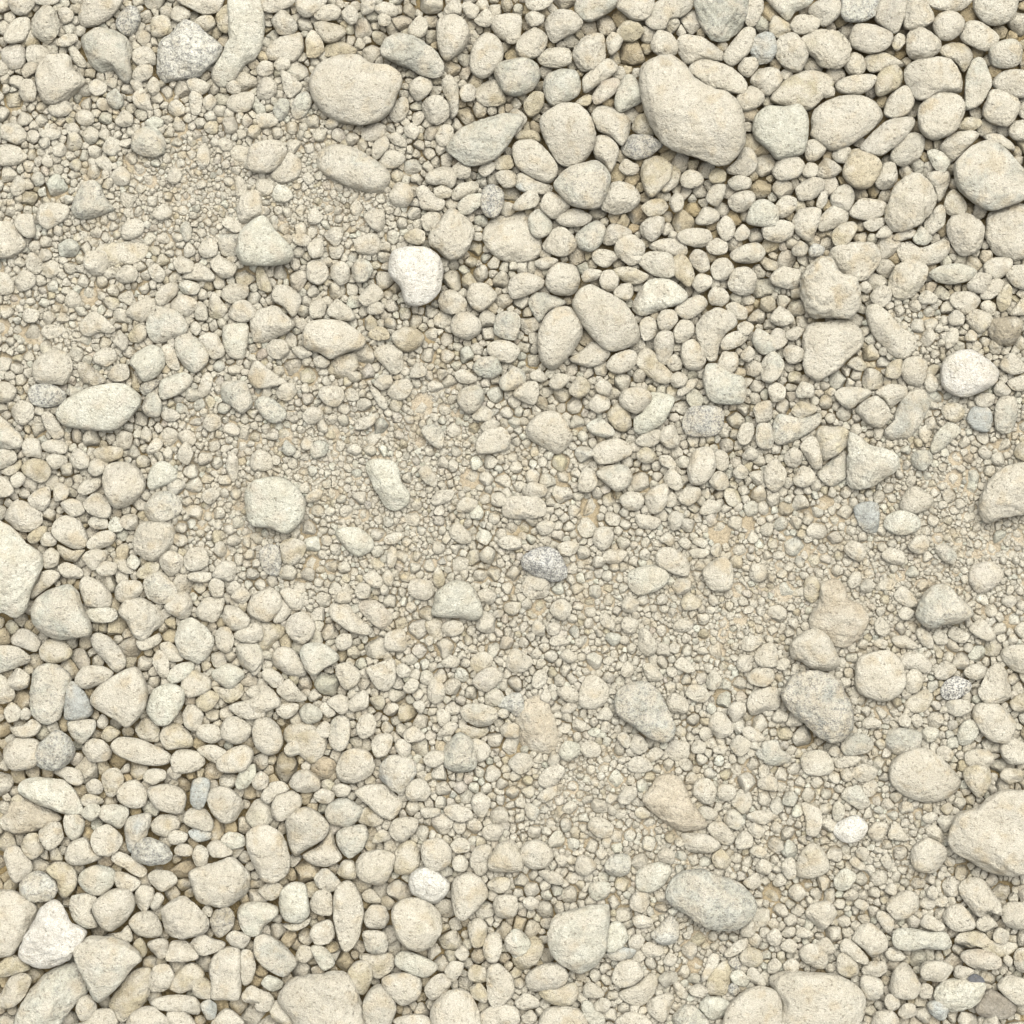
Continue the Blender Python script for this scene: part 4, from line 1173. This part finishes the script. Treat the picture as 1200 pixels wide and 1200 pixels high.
def bilinear(F, x, y):
    u = np.clip((np.asarray(x) + H) / 20, 0, len(gx) - 1.001); v = np.clip((np.asarray(y) + H) / 20, 0, len(gx) - 1.001)
    i, j = u.astype(int), v.astype(int); fu, fv = u - i, v - j
    return F[j, i]*(1-fu)*(1-fv) + F[j, i+1]*fu*(1-fv) + F[j+1, i]*(1-fu)*fv + F[j+1, i+1]*fu*fv
def vsize(x, y): return bilinear(VF, x, y)
WV = [(rng.normal(0, 1, 2) / L, rng.uniform(0, 6.28), A) for L, A in ((140, 2.6), (90, 1.8), (55, 1.2), (35, .8), (24, .6))]
def zmat(x, y):
    z = -(np.maximum(vsize(x, y) - 4.3, 0)) * 3.6
    for k, ph, A in WV: z = z + A * np.sin(k[0]*x + k[1]*y + ph)
    return z

# ------------------------------------------------------------------ extra stones beyond the frame, so that the patch goes on
for _ in range(900):
    c = rng.uniform(-H + 30, H - 30, 2)
    if max(abs(c)) < 622: continue
    m = rng.uniform(9, 24)
    if any((abs(c - s['c']) < 100).all() and np.hypot(*(c - s['c'])) < m*1.1 + s['minor']*1.15 for s in stones): continue
    n = 9; a = np.sort(rng.uniform(0, 6.28) + np.arange(n)/n*6.283 + rng.normal(0, .12, n)); e = rng.uniform(.65, 1); ro = rng.uniform(0, 3.14)
    r = m * rng.uniform(.86, 1.12, n)
    p = np.stack([r*np.cos(a), r*e*np.sin(a)], 1) @ np.array([[math.cos(ro), math.sin(ro)], [-math.sin(ro), math.cos(ro)]]) + c
    s = dict(tone=rng.choice(list(TONE)[:5]), layer=1, label=None, ref=None, pts=p, margin=True); prep(s); stones.append(s)

# ------------------------------------------------------------------ occupancy raster, 1 px cells
N = 2*H
ids = np.full((N, N), -1, np.int32)
def paint(i, s):
    q = s['q']; x0, y0 = np.floor(q.min(0)).astype(int); x1, y1 = np.ceil(q.max(0)).astype(int)
    x0, y0 = max(x0, -H), max(y0, -H); x1, y1 = min(x1, H - 1), min(y1, H - 1)
    if x1 <= x0 or y1 <= y0: return
    X, Y = np.meshgrid(np.arange(x0, x1) + .5, np.arange(y0, y1) + .5)
    dx, dy = X - s['c'][0], Y - s['c'][1]
    th = (np.arctan2(dy, dx) % (2*np.pi)) / (2*np.pi) * NA
    k = th.astype(int) % NA; f = th - np.floor(th)
    R = s['R'][k]*(1-f) + s['R'][(k+1) % NA]*f
    sub = ids[y0+H:y1+H, x0+H:x1+H]
    sub[dx*dx + dy*dy < R*R] = i
for L in (0, 1, 2):
    for i, s in enumerate(stones):
        if s['layer'] == L: paint(i, s)
inframe = ids[H-600:H+600, H-600:H+600]
cnt = np.bincount(inframe[inframe >= 0], minlength=len(stones))
for i, s in enumerate(stones): s['vis'] = int(cnt[i])

# ------------------------------------------------------------------ ball templates
def ball(n):
    bm = bmesh.new(); bmesh.ops.create_icosphere(bm, subdivisions=n, radius=1)
    v = np.array([x.co[:] for x in bm.verts]); f = np.array([[w.index for w in p.verts] for p in bm.faces]); bm.free()
    v /= np.linalg.norm(v, axis=1)[:, None]
    return v, f
BALL = {n: ball(n) for n in (2, 3, 4, 5)}

def stone_shape(s, lod, rs):
    v, f = BALL[lod]
    m = s['minor']; rough = s['tone'] == 'r'
    lab = s['label'] or ''
    calm = m > 11 and any(q in lab for q in ('smooth', 'slab', 'flat ', 'rounded', 'polished', 'oval', 'almond', 'egg'))
    dz = v[:, 2]; hl = np.sqrt(np.maximum(1 - dz*dz, 0))
    th = (np.arctan2(v[:, 1], v[:, 0]) % (2*np.pi)) / (2*np.pi) * NA
    k = th.astype(int) % NA; fr = th - np.floor(th)
    R = s['R'][k]*(1-fr) + s['R'][(k+1) % NA]*fr
    Rl = s['Rlow'][k]*(1-fr) + s['Rlow'][(k+1) % NA]*fr
    t = np.clip((hl - .35) / .55, 0, 1); t = t*t*(3-2*t)
    R = Rl*(1-t) + R*t
    e = rs.uniform(2.9, 3.6) if calm else rs.uniform(2.4, 3.3)
    prof = (1 - np.abs(dz)**e)**(1/e)
    hz = m * rs.uniform(.55, .76) * (0.85 if m > 26 else 1)
    cs, sn = v[:, 0]/np.maximum(hl, 1e-6), v[:, 1]/np.maximum(hl, 1e-6)
    u = np.stack([prof*cs, prof*sn, dz], 1)
    for _ in range(rs.integers(5, 10)):                       # worn flat facets on the upper and lower sides
        nz = rs.uniform(.42, .96) * rs.choice([1, 1, 1, -1]); a = rs.uniform(0, 6.283); h = math.sqrt(1 - nz*nz)
        n = np.array([h*math.cos(a), h*math.sin(a), nz])
        keep = rs.uniform(.2, .5) if calm or s['tone'] == 'y' else rs.uniform(.45, .84) if m < 20 else rs.uniform(.3, .65)
        over = np.maximum(u @ n - rs.uniform(.66, .92), 0)
        u -= n[None] * (over * keep)[:, None]
    P = np.stack([u[:, 0]*R, u[:, 1]*R, u[:, 2]*hz], 1)
    disp = np.zeros(len(v))
    for L, A in ((1.6, .040), (1.0, .030), (.6, .022), (.38, .014)) + (((.25, .030), (.17, .026)) if rough else ((.22, .018), (.13, .013))):
        for _ in range(3):
            kv = rs.normal(0, 1, 3); kv *= 2*np.pi / (L * m * np.linalg.norm(kv) * 1.3)
            disp += A * m * (.3 if calm else .6) * np.sin(P @ kv + rs.uniform(0, 6.283))
    nrm = np.stack([cs*hl, sn*hl, dz], 1)
    hw = np.clip(1.15 - hl*.55, 0, 1)
    P = P + nrm * (disp * hw)[:, None]
    P[:, 2] += P[:, :2] @ rs.uniform(-.10, .10, 2)
    return P, f, hz

LAYZ = {0: -.20, 1: .12, 2: .36}
def place(s, rs):
    m = s['minor']
    z0 = zmat(*s['c'])
    zc = max(z0, 0) + min(z0, 0)*.45 + (LAYZ[s['layer']] + .22*np.clip((15 - m)/6, 0, 1)) * m + rs.normal(0, .06) * m
    if s['layer'] == 2: zc += 1
    return zc

def tint_of(s, rs):
    c, d, b = TONE[s['tone']]
    j = rs.normal(1, .045)
    c = np.array(c) * j * (1 + rs.normal(0, .003, 3))
    return c, float(np.clip(d + rs.normal(0, .12), 0, 1)), float(np.clip(b * rs.uniform(.7, 1.25), 0, 1))

# ------------------------------------------------------------------ material
def new_mat(name):
    m = bpy.data.materials.new(name); m.use_nodes = True
    nt = m.node_tree; N_ = nt.nodes; L_ = nt.links
    bs = N_['Principled BSDF']; bs.inputs['Roughness'].default_value = .92
    bs.inputs['Specular IOR Level'].default_value = .18
    tc = N_.new('ShaderNodeTexCoord'); oi = N_.new('ShaderNodeObjectInfo')
    off = N_.new('ShaderNodeVectorMath'); off.operation = 'MULTIPLY_ADD'
    cmb = N_.new('ShaderNodeCombineXYZ')
    for q in range(3): L_.new(oi.outputs['Random'], cmb.inputs[q])
    L_.new(cmb.outputs[0], off.inputs[0]); off.inputs[1].default_value = (7.3, 3.1, 5.7)
    L_.new(tc.outputs['Object'], off.inputs[2])
    def noise(scale, det=4, rough=.55):
        n = N_.new('ShaderNodeTexNoise'); n.inputs['Scale'].default_value = scale
        n.inputs['Detail'].default_value = det; n.inputs['Roughness'].default_value = rough
        L_.new(off.outputs[0], n.inputs['Vector']); return n.outputs['Fac']
    def mr(x, a, b, c=0., d=1.):
        n = N_.new('ShaderNodeMapRange'); L_.new(x, n.inputs[0]); n.interpolation_type = 'SMOOTHSTEP'
        for q, val in enumerate((a, b, c, d)): n.inputs[q+1].default_value = val
        return n.outputs[0]
    def mth(op, a, b):
        n = N_.new('ShaderNodeMath'); n.operation = op
        for q, val in enumerate((a, b)):
            if isinstance(val, (int, float)): n.inputs[q].default_value = val
            else: L_.new(val, n.inputs[q])
        return n.outputs[0]
    def mix(fac, a, b, mode='MIX'):
        n = N_.new('ShaderNodeMix'); n.data_type = 'RGBA'; n.blend_type = mode
        for s_, val in ((0, fac), (6, a), (7, b)):
            if isinstance(val, (int, float)): n.inputs[s_].default_value = val
            elif isinstance(val, tuple): n.inputs[s_].default_value = val
            else: L_.new(val, n.inputs[s_])
        return n.outputs[2]
    at = N_.new('ShaderNodeAttribute'); at.attribute_name = 'tint'
    ad = N_.new('ShaderNodeAttribute'); ad.attribute_name = 'dust'
    bald = at.outputs['Alpha']
    low = N_.new('ShaderNodeTexNoise'); low.inputs['Scale'].default_value = 46; low.inputs['Detail'].default_value = 2
    L_.new(off.outputs[0], low.inputs['Vector'])
    sep = N_.new('ShaderNodeSeparateColor'); L_.new(low.outputs['Color'], sep.inputs[0])
    patch, stain, big = sep.outputs[0], sep.outputs[1], sep.outputs[2]
    fleck = noise(430, 2, .6); grain = noise(900, 1, .6); mott = noise(170, 3, .6)
    # dust lies in patches, thinner where the stone is bald
    dfac = mth('MULTIPLY', mr(mth('ADD', patch, mth('MULTIPLY', mth('SUBTRACT', ad.outputs['Fac'], .5), .5)), .36, .62), .92)
    base = mix(mr(mott, .32, .68), at.outputs['Color'], mix(1.0, at.outputs['Color'], (.82, .82, .82, 1), 'MULTIPLY'))
    base = mix(dfac, base, (.334, .320, .272, 1))
    base = mix(mth('MULTIPLY', mr(stain, .53, .72), mth('MULTIPLY', ad.outputs['Fac'], .55)), base, (.275, .225, .140, 1))
    # dark mineral flecks
    area = mr(mth('ADD', mott, mth('MULTIPLY', mth('SUBTRACT', bald, .5), .42)), .44, .62)
    dark = mth('MULTIPLY', mth('MULTIPLY', mr(fleck, .47, .56), area), mth('POWER', bald, .7))
    base = mix(mth('MULTIPLY', dark, .85), base, (.080, .082, .088, 1))
    # fine pores and grains in the dust
    base = mix(1.0, base, mix(mr(grain, .34, .66), (.80, .785, .755, 1), (1.09, 1.09, 1.09, 1)), 'MULTIPLY')
    pores = noise(290, 1, .5)
    pit = mth('MAXIMUM', mth('MULTIPLY', mr(fleck, .40, .30), .36), mth('MULTIPLY', mr(pores, .34, .27), .55))
    base = mix(pit, base, (.13, .113, .085, 1))
    base = mix(1.0, base, mix(mr(big, .3, .7), (.818, .793, .742, 1), (.918, .906, .876, 1)), 'MULTIPLY')
    L_.new(base, bs.inputs['Base Color'])
    hgt = mth('ADD', mth('ADD', mth('MULTIPLY', grain, .35), mth('MULTIPLY', fleck, .7)), mth('MULTIPLY', mott, 1.8))
    hgt = mth('ADD', hgt, mth('MULTIPLY', mr(pores, .29, .40), .35))
    bu = N_.new('ShaderNodeBump'); bu.inputs['Strength'].default_value = 1.0; bu.inputs['Distance'].default_value = .0018
    L_.new(hgt, bu.inputs['Height']); L_.new(bu.outputs[0], bs.inputs['Normal'])
    return m
MAT = new_mat('dusty_stone')

def link_mesh(name, P, F, tint, dust, loc=(0, 0, 0), smooth=None):
    me = bpy.data.meshes.new(name)
    nv, nf = len(P), len(F)
    me.vertices.add(nv); me.vertices.foreach_set('co', P.astype(np.float32).ravel())
    k = F.shape[1]
    me.loops.add(nf*k); me.loops.foreach_set('vertex_index', F.astype(np.int32).ravel())
    me.polygons.add(nf); me.polygons.foreach_set('loop_start', np.arange(0, nf*k, k, dtype=np.int32))
    me.polygons.foreach_set('use_smooth', np.ones(nf, bool) if smooth is None else smooth)
    a = me.attributes.new('tint', 'FLOAT_COLOR', 'POINT'); a.data.foreach_set('color', tint.astype(np.float32).ravel())
    b = me.attributes.new('dust', 'FLOAT', 'POINT'); b.data.foreach_set('value', dust.astype(np.float32).ravel())
    me.update(calc_edges=True)
    me.materials.append(MAT)
    o = bpy.data.objects.new(name, me); o.location = loc; col.objects.link(o)
    return o

def persp(x, y, z):                                          # the trace was seen from the camera's height
    k = (CAM_H/PX - z) / (CAM_H/PX)
    return x*k, y*k

# ------------------------------------------------------------------ the three hundred stones that show largest
order = sorted((i for i, s in enumerate(stones) if not s.get('margin')), key=lambda i: -stones[i]['vis'])
things = order[:300]; rest = [i for i in range(len(stones)) if i not in set(things)]

def words(s):
    a = s['major'] / s['minor']; d = math.sqrt(s['vis'])
    size = 'large' if d > 46 else 'medium-sized' if d > 33 else 'small'
    g = s['ang']
    if a > 1.75: sh = 'long'
    elif a > 1.32: sh = 'oval'
    else: sh = 'roundish'
    if a > 1.45: sh += ' level' if g < 22 or g > 158 else ' upright' if 68 < g < 112 else ' right-leaning' if g < 68 else ' left-leaning'
    if s['layer'] == 0: sh = 'half-hidden ' + sh
    return f"{size} {TWORD[s['tone']]} {sh} stone"
DIR = ['just right of', 'above right of', 'just above', 'above left of', 'just left of', 'below left of', 'just below', 'below right of']
refs = [i for i in things if stones[i]['ref']]
used = set(stones[i]['label'] for i in things if stones[i]['label'])
for i in things:
    s = stones[i]
    if s['label']: continue
    best = None
    for j in sorted(refs, key=lambda j: np.hypot(*(stones[j]['c'] - s['c'])) - .8*math.sqrt(stones[j]['area']))[:14]:
        t = stones[j]; d = s['c'] - t['c']
        lab = f"{words(s)} {DIR[int(round(math.degrees(math.atan2(d[1], d[0])) / 45)) % 8]} {t['ref']}"
        if lab not in used and len(lab.split()) <= 16: best = lab; break
    s['label'] = best or words(s); used.add(s['label'])

for i in things:
    s = stones[i]; rs = np.random.default_rng(1000 + i)
    m = s['minor']
    P, F, hz = stone_shape(s, 5 if m > 13 else 4, rs)
    zc = place(s, rs)
    c, d, b = tint_of(s, rs)
    k = (CAM_H/PX - zc) / (CAM_H/PX)
    P[:, :2] *= k
    zlow = P[:, 2].min()
    P[:, 2] -= zlow
    x, y = persp(s['c'][0], s['c'][1], zc)
    T = np.tile(np.array([*c, b]), (len(P), 1))
    o = link_mesh('stone', P*PX, F, T, np.full(len(P), d), (x*PX, y*PX, (zc + zlow)*PX))
    o['label'] = s['label']; o['category'] = 'stone'; o['group'] = 'loose stones bedded in the gravel'

# ------------------------------------------------------------------ gravel: every smaller stone, packed between them
VP, VF_, VT, VD, VS = [], [], [], [], []
nv = 0
def push(P, F, T, D, sm=True):
    global nv
    VS.append(np.full(len(F), sm))
    VP.append(P); VF_.append(F + nv); VT.append(T); VD.append(D); nv += len(P)
for i in rest:
    s = stones[i]; rs = np.random.default_rng(1000 + i)
    P, F, hz = stone_shape(s, 4 if s['minor'] > 7 and not s.get('margin') else 3, rs)
    zc = place(s, rs); c, d, b = tint_of(s, rs)
    k = (CAM_H/PX - zc) / (CAM_H/PX); x, y = persp(*s['c'], zc)
    P[:, :2] = P[:, :2]*k + (x, y); P[:, 2] += zc
    push(P, F, np.tile(np.array([*c, b]), (len(P), 1)), np.full(len(P), d))

D = np.where(ids >= 0, 0., 30.).astype(np.float32)
for _ in range(20):
    for (dy, dx, w) in ((0, 1, 1), (1, 0, 1), (1, 1, 1.414), (1, -1, 1.414)):
        for sg in (1, -1):
            D = np.minimum(D, np.roll(D, (sg*dy, sg*dx), (0, 1)) + np.float32(w))
D[ids >= 0] = -5
VFULL = vsize(*np.meshgrid(np.arange(-H, H) + .5, np.arange(-H, H) + .5)).astype(np.float32)
OUT = np.ones((N, N), bool); OUT[H-640:H+640, H-640:H+640] = False
seeds = []
Dm = D
for r in (16, 13.5, 11.5, 9.5, 8, 6.8, 5.7, 4.8, 4, 3.4, 2.8, 2.3, 1.9, 1.6, 1.3):
    okm = Dm >= (.70*r if r < 5 else .76*r)
    if r < 5.5: okm &= ~OUT
    if r < 3.2: okm &= VFULL < 6.0
    if r < 2.5: okm &= VFULL < 4.6
    if r < 1.8: okm &= VFULL < 3.4
    if r < 4.4: okm &= VFULL < 7.8
    idx = np.flatnonzero(okm)
    if not len(idx): continue
    v = VFULL.ravel()[idx]
    lr = np.log(r / v)
    p = np.where(lr > 0, np.exp(-(lr/.42)**2/2)*.5, np.where(lr > -.5, 1.3, 4.0 if r > 3 else 9.0)) / (r*r) * 1.6
    idx = idx[rng.random(len(idx)) < np.minimum(p, 1)]
    rng.shuffle(idx)
    W = int(2.4*r + 8)
    thr = .70*r if r < 5 else .76*r
    for q in idx:
        y, x = divmod(int(q), N)
        if Dm[y, x] < thr: continue
        if x < W or y < W or x >= N-W or y >= N-W: continue
        fx, fy = rng.random(2); rr = r * rng.uniform(.84, 1.16)
        w = int(rr + r + 4)
        sub = Dm[y-w:y+w+1, x-w:x+w+1]
        ax = np.arange(-w, w+1)
        dd = np.sqrt((ax[None] + .5 - fx)**2 + (ax[:, None] + .5 - fy)**2) - rr
        np.minimum(sub, dd, out=sub)
        seeds.append((x + fx - H, y + fy - H, rr))
S = np.array(seeds); n = len(S)
print('grains', n)
kd = KDTree(n)
for i, (x, y, r) in enumerate(seeds): kd.insert((x, y, 0), i)
kd.balance()
K = 11
NB = np.zeros((n, K), int); ND = np.full((n, K), 1e3)
for i, (x, y, r) in enumerate(seeds):
    for k, (co, j, dd) in enumerate(kd.find_n((x, y, 0), K + 1)[1:]): NB[i, k] = j; ND[i, k] = max(dd, .3)
dirx, diry = S[NB, 0] - S[:, None, 0], S[NB, 1] - S[:, None, 1]
nth = np.arctan2(diry, dirx)
bk = ND * S[:, None, 2] / (S[:, None, 2] + S[NB, 2]) * rng.uniform(.80, 1.16, (n, K))
lim = S[:, 2] * rng.uniform(1.25, 1.7, n)
# grains may tuck under a traced stone but not fill it
gz = zmat(S[:, 0], S[:, 1])
MIX = {'c': 33, 't': 8, 'w': 4, 'g': 3, 'p': 1, 'r': 1}        # how often each tone turns up among the grains
tones = rng.choice(list(MIX), n, p=np.array(list(MIX.values())) / sum(MIX.values()))
gcol = np.array([TONE[t][0] for t in tones]) * rng.normal(1, .07, (n, 1)) * (1 + rng.normal(0, .008, (n, 3)))
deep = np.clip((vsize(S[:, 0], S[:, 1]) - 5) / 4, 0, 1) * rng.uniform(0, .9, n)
gcol = gcol*(1 - deep[:, None]) + np.array([.262, .212, .122])*deep[:, None]  # tan fill in coarse zones, its colour also darkened to deepen the gap shade
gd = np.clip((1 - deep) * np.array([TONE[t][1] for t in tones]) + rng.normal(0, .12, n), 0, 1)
gb = np.array([TONE[t][2] for t in tones]) * rng.uniform(.5, 1.1, n)
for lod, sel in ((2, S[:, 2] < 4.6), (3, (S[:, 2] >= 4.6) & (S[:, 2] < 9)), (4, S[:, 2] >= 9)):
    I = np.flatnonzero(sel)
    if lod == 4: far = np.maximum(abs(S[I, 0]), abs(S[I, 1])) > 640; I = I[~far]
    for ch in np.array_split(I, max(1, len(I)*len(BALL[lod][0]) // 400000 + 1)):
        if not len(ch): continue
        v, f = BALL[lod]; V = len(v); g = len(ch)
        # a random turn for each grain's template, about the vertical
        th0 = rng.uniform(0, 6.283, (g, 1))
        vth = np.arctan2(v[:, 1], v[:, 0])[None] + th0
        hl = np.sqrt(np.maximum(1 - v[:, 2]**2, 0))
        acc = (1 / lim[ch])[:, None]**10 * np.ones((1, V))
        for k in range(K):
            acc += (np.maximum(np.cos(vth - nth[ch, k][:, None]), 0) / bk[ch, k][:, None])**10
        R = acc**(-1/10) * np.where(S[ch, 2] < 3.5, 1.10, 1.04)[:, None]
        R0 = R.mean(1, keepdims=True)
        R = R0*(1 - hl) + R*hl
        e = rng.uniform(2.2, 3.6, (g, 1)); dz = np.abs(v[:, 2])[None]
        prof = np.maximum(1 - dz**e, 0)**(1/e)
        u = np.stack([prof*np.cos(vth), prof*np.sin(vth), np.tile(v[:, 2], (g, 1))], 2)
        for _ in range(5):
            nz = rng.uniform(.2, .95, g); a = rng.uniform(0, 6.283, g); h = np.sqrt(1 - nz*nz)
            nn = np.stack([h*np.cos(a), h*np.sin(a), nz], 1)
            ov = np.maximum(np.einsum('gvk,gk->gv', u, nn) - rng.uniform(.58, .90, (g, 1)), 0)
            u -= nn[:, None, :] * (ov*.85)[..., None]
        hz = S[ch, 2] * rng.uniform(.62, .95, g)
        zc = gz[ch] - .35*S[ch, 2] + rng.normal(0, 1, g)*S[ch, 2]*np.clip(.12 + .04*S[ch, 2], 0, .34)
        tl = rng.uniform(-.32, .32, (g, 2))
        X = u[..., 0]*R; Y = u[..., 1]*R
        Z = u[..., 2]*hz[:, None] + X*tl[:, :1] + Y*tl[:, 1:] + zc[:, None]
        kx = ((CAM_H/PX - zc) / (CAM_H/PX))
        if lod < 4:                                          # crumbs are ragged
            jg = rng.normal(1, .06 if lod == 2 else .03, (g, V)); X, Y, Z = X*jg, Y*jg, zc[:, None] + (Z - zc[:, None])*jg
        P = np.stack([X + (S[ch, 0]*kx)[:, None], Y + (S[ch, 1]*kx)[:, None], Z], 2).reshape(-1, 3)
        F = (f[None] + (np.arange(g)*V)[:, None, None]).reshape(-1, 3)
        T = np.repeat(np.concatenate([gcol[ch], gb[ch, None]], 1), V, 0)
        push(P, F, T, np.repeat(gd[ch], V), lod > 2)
I = np.flatnonzero((S[:, 2] >= 9) & (np.maximum(abs(S[:, 0]), abs(S[:, 1])) > 640))
gravel = link_mesh('gravel', np.concatenate(VP)*PX, np.concatenate(VF_), np.concatenate(VT), np.concatenate(VD), smooth=np.concatenate(VS))
gravel['label'] = 'dusty cream gravel and fine grit filling the gaps between the larger stones'
gravel['category'] = 'gravel'; gravel['kind'] = 'stuff'
print('gravel verts', nv)

# ------------------------------------------------------------------ the sandy ground under it all, one sheet running far out
inner = np.linspace(-H, H, 401)
outer = H + np.array([20, 60, 150, 400, 1000, 3000, 10000, 40000.])
ax = np.concatenate([-outer[::-1], inner, outer])
X, Y = np.meshgrid(ax, ax)
Z = zmat(X, Y) - np.clip(vsize(X, Y), 1.5, 9)*(.90 + .6*np.clip((vsize(X, Y) - 3.2) / 3, 0, 1)) - .4
Z += rng.normal(0, .35, Z.shape)
edge = np.maximum(abs(X), abs(Y)) > H
Z[edge] = -8 + rng.normal(0, 1.5, edge.sum())
n1 = len(ax)
q = np.arange(n1*n1).reshape(n1, n1)
F = np.stack([q[:-1, :-1], q[:-1, 1:], q[1:, 1:], q[1:, :-1]], -1).reshape(-1, 4)
P = np.stack([X, Y, Z], -1).reshape(-1, 3)
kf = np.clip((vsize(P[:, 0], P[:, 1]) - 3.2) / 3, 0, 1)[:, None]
T = np.concatenate([np.array([[.335, .296, .226]])*(1-kf) + np.array([[.225, .176, .092]])*kf, np.full((len(P), 1), .03)], 1)  # sand turns to brown soil where coarse, with gap shade painted into it
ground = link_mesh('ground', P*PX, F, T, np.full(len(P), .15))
ground['label'] = 'pale sandy ground under the gravel'; ground['category'] = 'ground'; ground['kind'] = 'structure'

# ------------------------------------------------------------------ camera, sky, sun
cam = bpy.data.objects.new('camera', bpy.data.cameras.new('camera')); col.objects.link(cam)
cam.location = (0, 0, CAM_H); cam.data.sensor_width = 36
cam.data.lens = 36 * CAM_H / 1.2
cam.data.clip_start = .05; cam.data.clip_end = 200
scene.camera = cam

EL, AZ = 68, 14                                              # soft light from the top of the photo, a little from the right
w = bpy.data.worlds.new('World'); scene.world = w; w.use_nodes = True
nt = w.node_tree; bg = nt.nodes['Background']
sky = nt.nodes.new('ShaderNodeTexSky'); sky.sky_type = 'NISHITA'; sky.sun_disc = False
sky.sun_elevation = math.radians(EL); sky.sun_rotation = math.radians(AZ)
sky.air_density = 1.0; sky.dust_density = 6.0; sky.ozone_density = 1.0
hs = nt.nodes.new('ShaderNodeHueSaturation'); hs.inputs['Saturation'].default_value = .22     # cloud cover: hardly any blue left
nt.links.new(sky.outputs[0], hs.inputs['Color']); nt.links.new(hs.outputs[0], bg.inputs[0]); bg.inputs[1].default_value = .11
sl = bpy.data.lights.new('sun', 'SUN'); sl.energy = 1.2; sl.angle = math.radians(60); sl.color = (1, .97, .90)
so = bpy.data.objects.new('sun', sl); col.objects.link(so); so.location = (0, 0, 5)
so.rotation_euler = (math.radians(-(90 - EL)), 0, math.radians(-AZ))
vs = scene.view_settings; vs.view_transform = 'Standard'; vs.look = 'None'; vs.gamma = 1; vs.exposure = EXPO
scene.cycles.max_bounces = 3; scene.cycles.diffuse_bounces = 3
